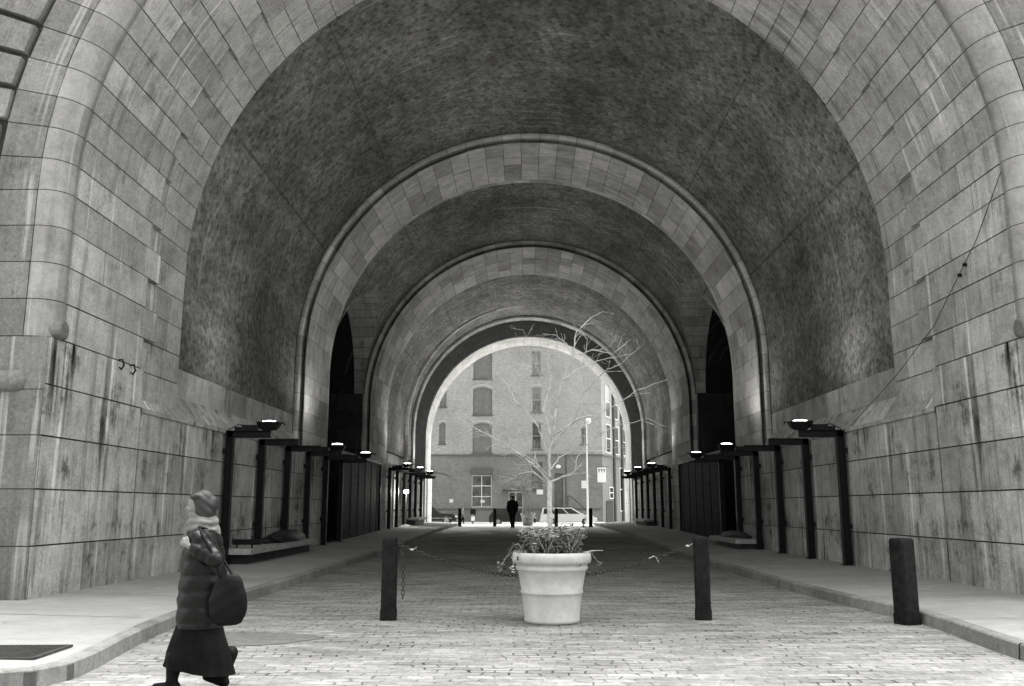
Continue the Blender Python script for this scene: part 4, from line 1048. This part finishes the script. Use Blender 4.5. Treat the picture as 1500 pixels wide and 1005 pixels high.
# ------------------------------------------------------------------ cars (facing +x)
def car(loc, rz, label, L, W, H, paint, belt, cab, nose, wheels, wr, kind, sill=.22, hood=None):
    """cab = (x_base_rear, x_base_front, x_roof_rear, x_roof_front); nose/hood heights"""
    t = thing('parked_car', label, 'car', loc, rz, 'cars parked along the street beyond the arch')
    prof = [(-L/2+.04, sill), (-L/2, .45), (-L/2+.03, belt-.12), (-L/2+.08, belt), (cab[1]+.05, belt), (L/2-.35, hood or belt-.08), (L/2-.08, (hood or belt)-.20), (L/2, .52), (L/2-.05, sill)]
    # underside with wheel arches
    und = []
    for wx in sorted(wheels, reverse=True):
        R = wr+.07
        und += [(wx+R*cos(a), max(sill, wr+R*sin(a))) for a in [pi*i/10 for i in range(11)]]
    outline = prof+und
    mb = MB(); hw = W/2
    for s in (-1, 1):
        mb.face([(x, s*hw, z) for x, z in (outline if s < 0 else outline[::-1])])
    for i in range(len(outline)):
        a, b = outline[i], outline[(i+1) % len(outline)]
        mb.face([(a[0], -hw, a[1]), (a[0], hw, a[1]), (b[0], hw, b[1]), (b[0], -hw, b[1])])
    hb, ht = hw-.04, hw-(.22 if kind != 'suv' else .12)
    B = [(cab[0], belt), (cab[1], belt), (cab[3], H), (cab[2], H)]
    P = {}
    for i, (x, z) in enumerate(B):
        q = hb if i < 2 else ht
        P[i, -1] = Vector((x, -q, z)); P[i, 1] = Vector((x, q, z))
    mb.face([P[0, -1], P[1, -1], P[2, -1], P[3, -1]]); mb.face([P[0, 1], P[3, 1], P[2, 1], P[1, 1]])
    mb.face([P[1, -1], P[1, 1], P[2, 1], P[2, -1]]); mb.face([P[0, 1], P[0, -1], P[3, -1], P[3, 1]]); mb.face([P[3, -1], P[2, -1], P[2, 1], P[3, 1]])
    body = mb.build('body', paint, t)
    bv = body.modifiers.new('bevel', 'BEVEL'); bv.width = .035; bv.segments = 2; bv.limit_method = 'ANGLE'; bv.angle_limit = RAD(25)
    def inset(name, a, b, c, d, u0, u1, v0, v1, off):
        n = (b-a).cross(d-a).normalized(); m = MB()
        q = lambda u, v: a.lerp(b, u).lerp(d.lerp(c, u), v)+n*off
        m.face([q(u0, v0), q(u1, v0), q(u1, v1), q(u0, v1)]); m.face([q(u0, v0)-n*.03, q(u0, v1)-n*.03, q(u1, v1)-n*.03, q(u1, v0)-n*.03])
        return m.build(name, M['glass'], t)
    for (u0, u1) in (((.05, .34), (.37, .64), (.67, .93)) if kind != 'hatch' else ((.08, .45), (.49, .92))):
        inset('side_window', P[0, -1], P[1, -1], P[2, -1], P[3, -1], u0, u1, .12, .88, .008)
        inset('side_window', P[1, 1], P[0, 1], P[3, 1], P[2, 1], 1-u1, 1-u0, .12, .88, .008)
    inset('windscreen', P[1, -1], P[1, 1], P[2, 1], P[2, -1], .05, .95, .08, .92, .008)
    inset('rear_window', P[0, 1], P[0, -1], P[3, -1], P[3, 1], .06, .94, .12, .88, .008)
    for wx in wheels:
        for s in (-1, 1):
            m = MB(); y0 = s*(hw-.2); y1 = s*(hw-.005)
            rows = [[(wx+q*cos(2*pi*k/24), y, wr+q*sin(2*pi*k/24)) for k in range(24)] for q, y in ((wr*.6, y0), (wr*.97, y0), (wr, y0+s*.03), (wr, y1-s*.03), (wr*.95, y1), (wr*.64, y1))]
            m.grid(rows, closed=True); tw = m.build('wheel', M['tyre'], t)
            m = MB(); m.tube([(wx, y1-s*.06, wr), (wx, y1-s*.02, wr)], wr*.65, 24)
            for k in range(5):
                a = 2*pi*k/5; m.box((wx+wr*.33*cos(a), y1-s*.012, wr+wr*.33*sin(a)), (wr*.5, .02, wr*.14), Matrix.Rotation(-a, 3, 'Y'))
            m.build('rim', M['alloy'], tw)
    for s in (-1, 1):
        m = MB(); m.ellipsoid((L/2-.08, s*(hw-.22), (hood or belt)-.27), (.09, .15, .09), 12, 8); m.build('headlight', M['white'], t)
        m = MB(); m.box((-L/2-.005, s*(hw-.13), belt-.2), (.03, .16, .26)); m.build('tail_light', M['shutter_dark'], t)
        m = MB(); m.box((cab[1]-.1, s*(hw+.09), belt+.06), (.12, .18, .14)); m.build('mirror', paint, t)
    m = MB(); m.box((L/2-.02, 0, .42), (.12, W-.05, .16)); m.box((-L/2+.02, 0, .42), (.12, W-.05, .16)); m.build('bumper', M['shutter_dark'] if kind != 'van' else paint, t)
    m = MB()
    for s in (-1, 1): m.box((0, s*(hw+.006), .62), (L*.82, .014, .06))
    m.build('side_trim', M['alloy'] if kind == 'suv' else paint, t)
    return t
car((-8.35, 81, gh(81)), 0, 'dark boxy off-roader with pale side trim parked beyond the arch', 4.35, 1.78, 1.63, M['car_black'], 1.05, (-2.1, .62, -1.98, .05), .9, (-1.3, 1.32), .36, 'suv', .38, 1.0)
car((-1.15, 80, gh(80)), 0, 'dark hatchback parked behind the far planter', 4.15, 1.72, 1.44, M['car_dark'], .88, (-2.0, .95, -1.55, .15), .8, (-1.27, 1.3), .31, 'hatch', .22, .84)
car((3.75, 80, gh(80)), 0, 'white minivan parked beneath the street lamp', 4.95, 1.9, 1.52, M['car_white'], .92, (-2.4, 1.35, -2.25, .30), .85, (-1.5, 1.55), .33, 'van', .22, .84)

# ------------------------------------------------------------------ brick warehouse across the street
YB = 90.0
BL = thing('brick_warehouse', 'pale brick warehouse with arched shuttered openings across the street', 'building', (0, YB, gh(YB)))
BO = (0, YB, gh(YB))
OPEN = {  # x0, x1, z0, z1
 'sh': [(-5.32, -3.40, 14.37, 17.2), (-5.34, -3.38, 10.66, 13.5), (-5.35, -3.42, 6.80, 9.85)],
 'ss': [(-8.70, -8.05, 11.5, 13.6), (-8.74, -8.1, 7.76, 9.85)],
 'w': [(.66, 1.63, 14.75, 17.2), (.66, 1.62, 10.93, 13.5), (.65, 1.6, 7.2, 9.9), (5.6, 6.2, 7.68, 9.4)],
 'dark': [(.63, 1.71, 2.93, 5.9)],
 'shop': [(-5.41, -3.40, 1.45, 4.6)], 'sd': [(-1.70, -.27, -.1, 2.95)], 'door': [(2.89, 3.74, 1.38, 4.8)]}
for row, z0 in enumerate((7.76, 11.5)):
    pass
OPEN['ss'] += [(-12.9, -12.2, 7.76, 9.85), (-12.9, -12.2, 11.5, 13.6)]
rects = [q for k in OPEN.values() for q in k]
xs = sorted({-40, 7.71} | {v for q in rects for v in q[:2]}); zs = sorted({-.4, 6.55, 18.1} | {v for q in rects for v in q[2:]})
mb = MB(); lo = MB()
for i in range(len(xs)-1):
    for j in range(len(zs)-1):
        cx, cz = (xs[i]+xs[i+1])/2, (zs[j]+zs[j+1])/2
        if any(q[0] < cx < q[1] and q[2] < cz < q[3] for q in rects): continue
        P = [(xs[i], YB, zs[j]), (xs[i+1], YB, zs[j]), (xs[i+1], YB, zs[j+1]), (xs[i], YB, zs[j+1])]
        (lo if cz < 6.55 else mb).face(P, [(p[0], p[2]) for p in P])
for q in rects:
    tgt = lo if q[3] < 6.6 else mb; d = .28
    for (a, b) in (((q[0], q[2]), (q[0], q[3])), ((q[1], q[3]), (q[1], q[2])), ((q[0], q[3]), (q[1], q[3])), ((q[1], q[2]), (q[0], q[2]))):
        P = [(a[0], YB, a[1]), (b[0], YB, b[1]), (b[0], YB+d, b[1]), (a[0], YB+d, a[1])]; tgt.face(P, [(p[0]+p[1], p[2]) for p in P])
# angled side wall along the side street, back and roof
SD = Vector((3.1, 7.6, 0)).normalized(); S0 = Vector((7.71, YB, 0)); SN = Vector((SD.y, -SD.x, 0))
def sp(s, z, o=0): p = S0+SD*s+SN*o; return (p.x, p.y, z)
P = [sp(0, 6.55), sp(24, 6.55), sp(24, 18.1), sp(0, 18.1)]; mb.face(P, [(0, 6.55), (24, 6.55), (24, 18.1), (0, 18.1)])
P = [sp(0, -.4), sp(24, -.4), sp(24, 6.55), sp(0, 6.55)]; lo.face(P, [(0, -.4), (24, -.4), (24, 6.55), (0, 6.55)])
mb.face([(-40, YB, 18.1), (7.71, YB, 18.1), sp(24, 18.1), (-40, YB+22, 18.1)])
mb.face([(-40, YB, -.4), (-40, YB, 18.1), (-40, YB+22, 18.1), (-40, YB+22, -.4)]); mb.face([(-40, YB+22, -.4), (-40, YB+22, 18.1), sp(24, 18.1), sp(24, -.4)])
mb.build('upper_wall', M['brick'], BL, BO); lo.build('ground_floor_wall', M['brick_low'], BL, BO)
mb = MB(); mb.box((-16, YB-.05, 6.6), (47.45, .16, .16)); mb.build('string_band', M['trim_dark'], BL, BO)
mb = MB(); mb.box((-16, YB-.06, 18.2), (47.5, .3, .24)); mb.build('cornice', M['trim'], BL, BO)
mb = MB(); mb.box((-16.15, YB-.04, 1.25), (47.3, .09, .12)); mb.build('plinth_band', M['trim_dark'], BL, BO)
def arch_filler(mb, q, rise, mat_uv=True, n=8):
    """brick spandrels that turn a square head into a flat arch"""
    w = q[1]-q[0]; R = (w*w/4+rise*rise)/(2*rise); cx = (q[0]+q[1])/2; cz = q[3]-R
    pts = [(q[0]+w*i/n, cz+sqrt(max(0, R*R-(q[0]+w*i/n-cx)**2))) for i in range(n+1)]
    for a, b in zip(pts, pts[1:]):
        for y in (YB, ):
            P = [(a[0], y, a[1]), (b[0], y, b[1]), (b[0], y, q[3]), (a[0], y, q[3])]; mb.face(P, [(p[0], p[2]) for p in P])
        mb.face([(a[0], YB, a[1]), (b[0], YB, b[1]), (b[0], YB+.28, b[1]), (a[0], YB+.28, a[1])])
    return pts
for kind in ('sh', 'ss', 'w'):
    for q in OPEN[kind]:
        rise = .28 if kind == 'sh' else .14; hood = MB(); fill = MB(); sill = MB()
        pts = arch_filler(fill, q, rise)
        n = len(pts)
        for i in range(n-1):
            a, b = pts[i], pts[i+1]; up = .26
            lo_a, hi_a = a[1]+.16, a[1]+up+.04; lo_b, hi_b = b[1]+.16, b[1]+up+.04
            ex = .14; fa = lambda p: q[0]-ex+(p[0]-q[0])*(q[1]-q[0]+2*ex)/(q[1]-q[0])
            A, B = fa(a), fa(b)
            hood.face([(A, YB-.07, lo_a), (B, YB-.07, lo_b), (B, YB-.07, hi_b), (A, YB-.07, hi_a)]); hood.face([(A, YB-.07, hi_a), (B, YB-.07, hi_b), (B, YB, hi_b), (A, YB, hi_a)]); hood.face([(A, YB-.07, lo_a), (A, YB, lo_a), (B, YB, lo_b), (B, YB-.07, lo_b)])
        sill.box(((q[0]+q[1])/2, YB-.03, q[2]-.06), (q[1]-q[0]+.2, .14, .12))
        fill.build('arch_infill', M['brick'], BL, BO); hood.build('window_hood', M['trim'], BL, BO); sill.build('window_sill', M['trim_dark'], BL, BO)
def window(q, pane, cols=1, rws=2, bar=.05, fmat='white', name='window', y=YB+.2, frame_w=.07):
    x0, x1, z0, z1 = q; mb = MB()
    mb.box((x0+frame_w/2, y, (z0+z1)/2), (frame_w, .08, z1-z0)); mb.box((x1-frame_w/2, y, (z0+z1)/2), (frame_w, .08, z1-z0))
    mb.box(((x0+x1)/2, y, z0+frame_w/2), (x1-x0-2*frame_w, .08, frame_w)); mb.box(((x0+x1)/2, y, z1-frame_w/2), (x1-x0-2*frame_w, .08, frame_w))
    for i in range(1, rws): mb.box(((x0+x1)/2, y-.003, z0+(z1-z0)*i/rws), (x1-x0-2*frame_w, .07, bar))
    for i in range(1, cols): mb.box((x0+(x1-x0)*i/cols, y-.006, (z0+z1)/2), (bar, .07, z1-z0-2*frame_w))
    o = mb.build(name, M[fmat], BL, BO)
    m = MB(); P = [(x0, y+.03, z0), (x1, y+.03, z0), (x1, y+.03, z1), (x0, y+.03, z1)]; m.face([Vector(p)-Vector(BO) for p in P]); m.build('pane', pane, o)
    return o
for q in OPEN['w']: window(q, M['glass_pale'], 1, 2, fmat='trim')
window(OPEN['shop'][0], M['glass_pale'], 2, 3, .08); window(OPEN['sd'][0], M['glass_pale'], 2, 2, .07)
def boarded(q, mat, name='shutter', lines=2):
    m = MB(); n = max(1, lines); w = (q[1]-q[0])/n
    for i in range(n): m.box((q[0]+w*(i+.5), YB+.16, (q[2]+q[3])/2), (w-.015, .05, q[3]-q[2]))
    m.box(((q[0]+q[1])/2, YB+.22, (q[2]+q[3])/2), (q[1]-q[0], .03, q[3]-q[2])); return m.build(name, mat, BL, BO)
for q in OPEN['sh']: boarded(q, M['shutter'])
for q in OPEN['ss']: boarded(q, M['shutter'], lines=1)
boarded(OPEN['dark'][0], M['shutter_dark'], lines=1); boarded(OPEN['door'][0], M['shutter_dark'], 'door', 1)
mb = MB(); mb.box((-4.4, YB-.16, 4.98), (2.15, .36, .52)); mb.build('roller_shutter_box', M['trim_dark'], BL, BO)
mb = MB(); mb.box((-3.05, YB-.14, 4.75), (.5, .3, .85)); mb.build('air_conditioner', M['shutter'], BL, BO)
mb = MB(); mb.box((-1.1, YB-.35, 3.08), (2.4, .75, .07)); mb.build('door_canopy', M['steel'], BL, BO)
# blind relieving arch at left, downpipe
mb = MB(); pts = [(-10.1+2.4*i/10, YB-.03, 4.55+.28*sin(pi*i/10)) for i in range(11)]; mb.tube(pts, .045, 5, sm=False); mb.build('relieving_arch', M['trim_dark'], BL, BO)
mb = MB(); mb.tube([(4.05, YB-.06, 0), (4.05, YB-.06, 6.5)], .05, 6); mb.build('downpipe', M['trim_dark'], BL, BO)
# steps and handrail to the door
mb = MB()
for k in range(7): mb.box((3.3, YB-.2-.14*(7-k), .2*k+.0), (1.3, .28, .2+.004*k))
mb.build('door_steps', M['trim'], BL, BO)
mb = MB(); mb.tube([(4.2, YB-.4, 2.55), (4.5, YB-.5, 2.5), (6.2, YB-.7, .95), (6.3, YB-.7, .1)], .035, 6); mb.tube([(4.2, YB-.4, 2.55), (4.2, YB-.4, 1.4)], .035, 6); mb.build('handrail', M['steel'], BL, BO)
mb = MB()
for q, col in (((-7.62, -7.24, 1.9, 2.25), 0), ((1.1, 1.75, 2.7, 3.18), 0), ((-4.5, -4.1, 1.9, 2.15), 0)):
    mb = MB(); mb.box(((q[0]+q[1])/2, YB-.03, (q[2]+q[3])/2), (q[1]-q[0], .04, q[3]-q[2])); mb.build('wall_plaque', M['white'], BL, BO)
# side-street windows, door, sign
def side_win(s0, s1, z0, z1, name='window', mat=None):
    m = MB(); o = .06
    for (a, b, c, d) in ((s0, s0+.12, z0, z1), (s1-.12, s1, z0, z1), (s0+.12, s1-.12, z0, z0+.1), (s0+.12, s1-.12, z1-.1, z1), (s0+.12, s1-.12, (z0+z1)/2-.05, (z0+z1)/2+.05)):
        P = [sp(a, c, o), sp(b, c, o), sp(b, d, o), sp(a, d, o)]; m.face(P)
        Q = [sp(a, c, 0), sp(b, c, 0), sp(b, d, 0), sp(a, d, 0)]
        for k in range(4): m.face([P[k], P[(k+1) % 4], Q[(k+1) % 4], Q[k]])
    w = m.build(name, M['white'], BL, BO)
    m = MB(); m.face([Vector(sp(s0+.1, z0+.05, .02))-Vector(BO), Vector(sp(s1-.1, z0+.05, .02))-Vector(BO), Vector(sp(s1-.1, z1-.05, .02))-Vector(BO), Vector(sp(s0+.1, z1-.05, .02))-Vector(BO)]); m.build('pane', mat or M['glass_pale'], w)
for z0, z1 in ((10.6, 13.8), (6.9, 9.9), (14.4, 17.4)):
    for s0 in (1.3, 4.2, 7.2, 10.2): side_win(s0, s0+1.7, z0, z1)
side_win(2.2, 3.6, 2.3, 3.5, mat=M['glass']); side_win(6.0, 7.8, 1.0, 5.6, mat=M['glass'])
mb = MB(); P = [sp(1.0, -.1, .05), sp(3.2, -.1, .05), sp(3.2, 2.1, .05), sp(1.0, 2.1, .05)]; Q = [sp(1.0, -.1, 0), sp(3.2, -.1, 0), sp(3.2, 2.1, 0), sp(1.0, 2.1, 0)]
mb.face(P)
for k in range(4): mb.face([P[k], P[(k+1) % 4], Q[(k+1) % 4], Q[k]])
mb.build('side_door', M['steel'], BL, BO)
mb = MB()
for s in (3.9, 6.9): mb = MB(); mb.tube([sp(s, 0, .12), sp(s, 17.8, .12)], .16, 8); mb.build('downpipe', M['shutter_dark'], BL, BO)
mb = MB(); P = [sp(0, 6.52, .1), sp(24, 6.52, .1), sp(24, 6.68, .1), sp(0, 6.68, .1)]; Q = [sp(0, 6.52, 0), sp(24, 6.52, 0), sp(24, 6.68, 0), sp(0, 6.68, 0)]
mb.face(P)
for k in (0, 2): mb.face([P[k], P[(k+1) % 4], Q[(k+1) % 4], Q[k]])
mb.build('string_band', M['trim_dark'], BL, BO)

# hanging white sign with dark pennant motif at the corner
t = thing('hanging_sign', 'white hanging sign with three dark pointed pennants at the warehouse corner', 'sign', (7.48, 88.2, 3.85))
mb = MB(); mb.box((0, 0, .72), (.84, .06, 1.44)); mb.build('board', M['white'], t)
mb = MB()
for k in range(3):
    x = -.25+.25*k; mb.face([(x-.10, -.034, 1.25), (x, -.034, .88), (x+.10, -.034, 1.25)])
mb.face([(-.36, -.035, 1.27), (.36, -.035, 1.27), (.36, -.035, 1.31), (-.36, -.035, 1.31)]); mb.build('pennants', M['shutter'], t)
mb = MB(); mb.tube([(-.45, 0, 1.52), (.5, 0, 1.52), (.9, 1.2, 1.52)], .03, 6); mb.build('bracket', M['steel'], t)
# street lamp
t = thing('street_lamp', 'tall pale street lamp with round globe head before the brick warehouse', 'street lamp', (5.08, 74, gh(74)))
mb = MB(); mb.tube([(0, 0, 0), (0, 0, 1.2), (0, 0, 8.3)], [.11, .085, .06], 10); mb.build('pole', M['white'], t)
mb = MB(); mb.lathe([(.2, 0), (.2, .25), (.13, .35)], n=12); mb.build('base', M['white'], t)
mb = MB(); mb.ellipsoid((.16, 0, 8.5), (.24, .24, .24)); mb.build('globe', M['white'], t)
mb = MB(); mb.box((-.28, -.1, 3.28), (.42, .03, .62)); mb.build('notice_board', M['white'], t)
t = thing('wall_lamp', 'white bulkhead lamp high on the brick wall behind the tree fork', 'wall lamp', (3.28, 89.75, 5.45))
mb = MB(); mb.ellipsoid((0, 0, 0), (.26, .16, .2)); mb.build('lens', M['white'], t); mb = MB(); mb.box((0, .16, 0), (.2, .18, .2)); mb.build('housing', M['steel'], t)
# another building closing the view down the side street
t = thing('distant_block', 'pale distant block closing the side street beyond the warehouse corner', 'building', (40, 150, 0))
mb = MB(); mb.box((0, 0, 10), (44, 10, 20)); mb.build('wall', M['brick'], t)
for i in range(8):
    for j in range(4): mb = MB(); mb.box((-18+5*i, -5.02, 4+4*j), (1.4, .08, 2.2)); mb.build('window', M['glass'], t)

t = thing('unseen_street_block', 'plain brick block added unseen behind the viewer to hold back low sky light', 'building', (0, -26, 0))
mb = MB(); mb.box((0, -6, 6), (110, 12, 12)); mb.build('wall', M['brick_low'], t)  # added out of view, cuts low sky light on the facade and archway
for i in range(18):
    for j in range(2): mb = MB(); mb.box((-51+6*i, .03, 2.6+3.9*j), (1.5, .1, 2.2)); mb.build('window', M['glass'], t)

# ------------------------------------------------------------------ small things on walls and pavement
t = thing('drain_grate', 'iron drain grating set in the pavement near the walking woman', 'grate', (-4.75, 8.28, .165), RAD(3))
mb = MB(); mb.box((0, -.36, .002), (1.0, .04, .02)); mb.box((0, .36, .002), (1.0, .04, .02)); mb.box((-.49, 0, .004), (.04, .7, .02)); mb.box((.49, 0, .004), (.04, .7, .02)); mb.build('rim', M['grate'], t)
mb = MB()
for k in range(22): mb.box((-.45+k*.043, 0, .004), (.022, .68, .016))
mb.build('bars', M['grate'], t)
mb = MB(); mb.box((0, 0, -.004), (.96, .70, .004)); mb.build('pit', M['soil'], t)
for (y, z, side, lb) in ((14.55, 3.78, -1, 'small iron hook on the pier, the one nearer the roll moulding'), (15.0, 3.76, -1, 'small iron hook on the pier, the one farther from the roll moulding'), (14.25, 5.2, 1, 'small dark bolt above the diagonal cable, the lower one'), (14.05, 5.32, 1, 'small dark bolt above the diagonal cable, the upper one')):
    mb = MB(); d = -side
    if side < 0: mb.tube([(0, 0, .09), (d*.07, 0, .10), (d*.10, 0, .0), (d*.06, 0, -.07), (d*.02, .01, -.03)], .016, 6)
    else: mb.tube([(0, 0, 0), (d*.05, 0, 0)], .03, 8)
    o = mb.build('wall_hook' if side < 0 else 'wall_bolt', M['steel']); o.location = (X0+side*6.985, y, z); tag(o, lb, 'hook' if side < 0 else 'bolt')
mb = MB(); C1 = [(X0+6.95, 19.55, 3.2), (X0+6.96, 17.0, 3.95), (X0+6.95, 15.3, 4.55), (X0+6.95, 13.6, 5.6), (X0+6.95, 12.7, 6.4)]
mb.tube(C1, .007, 6); tag(mb.build('cable', M['chain']), 'thin cable running diagonally up the stone pier from the first floodlight', 'cable')

# ------------------------------------------------------------------ camera, light
cam = bpy.data.cameras.new('camera'); co = bpy.data.objects.new('camera', cam); COL.objects.link(co); scene.camera = co
cam.sensor_width = 36; cam.lens = 36*1300/1500; cam.clip_end = 2000; cam.clip_start = .1
co.location = (0, 0, 1.45); co.rotation_euler = (RAD(90+10.481), 0, RAD(.867))
EL, AZ = RAD(73), RAD(34)       # veiled sun beyond the far end of the archway
w = bpy.data.worlds.new('World'); scene.world = w; w.use_nodes = True; nt = w.node_tree
bgd = nt.nodes['Background']; sky = nt.nodes.new('ShaderNodeTexSky'); sky.sky_type = 'NISHITA'; sky.sun_disc = False
sky.sun_elevation = EL; sky.sun_rotation = AZ; sky.dust_density = 4; sky.air_density = 1.5
bw = nt.nodes.new('ShaderNodeRGBToBW'); nt.links.new(sky.outputs[0], bw.inputs[0]); nt.links.new(bw.outputs[0], bgd.inputs[0]); bgd.inputs[1].default_value = .15
sl = bpy.data.lights.new('sun', 'SUN'); sl.energy = .95; sl.angle = RAD(28); sl.color = (1, .99, .96)
so = bpy.data.objects.new('sun', sl); COL.objects.link(so); so.location = (-10, -20, 40)
sv = Vector((sin(AZ)*cos(EL), cos(AZ)*cos(EL), sin(EL)))
so.rotation_euler = (-sv).to_track_quat('-Z', 'Y').to_euler()
vs = scene.view_settings; vs.view_transform = 'Standard'; vs.look = 'None'; vs.exposure = 2.4; vs.gamma = 1
scene.cycles.max_bounces = 10; scene.cycles.diffuse_bounces = 2; scene.cycles.glossy_bounces = 3; scene.cycles.use_denoising = True
scene.cycles.sample_clamp_indirect = 6
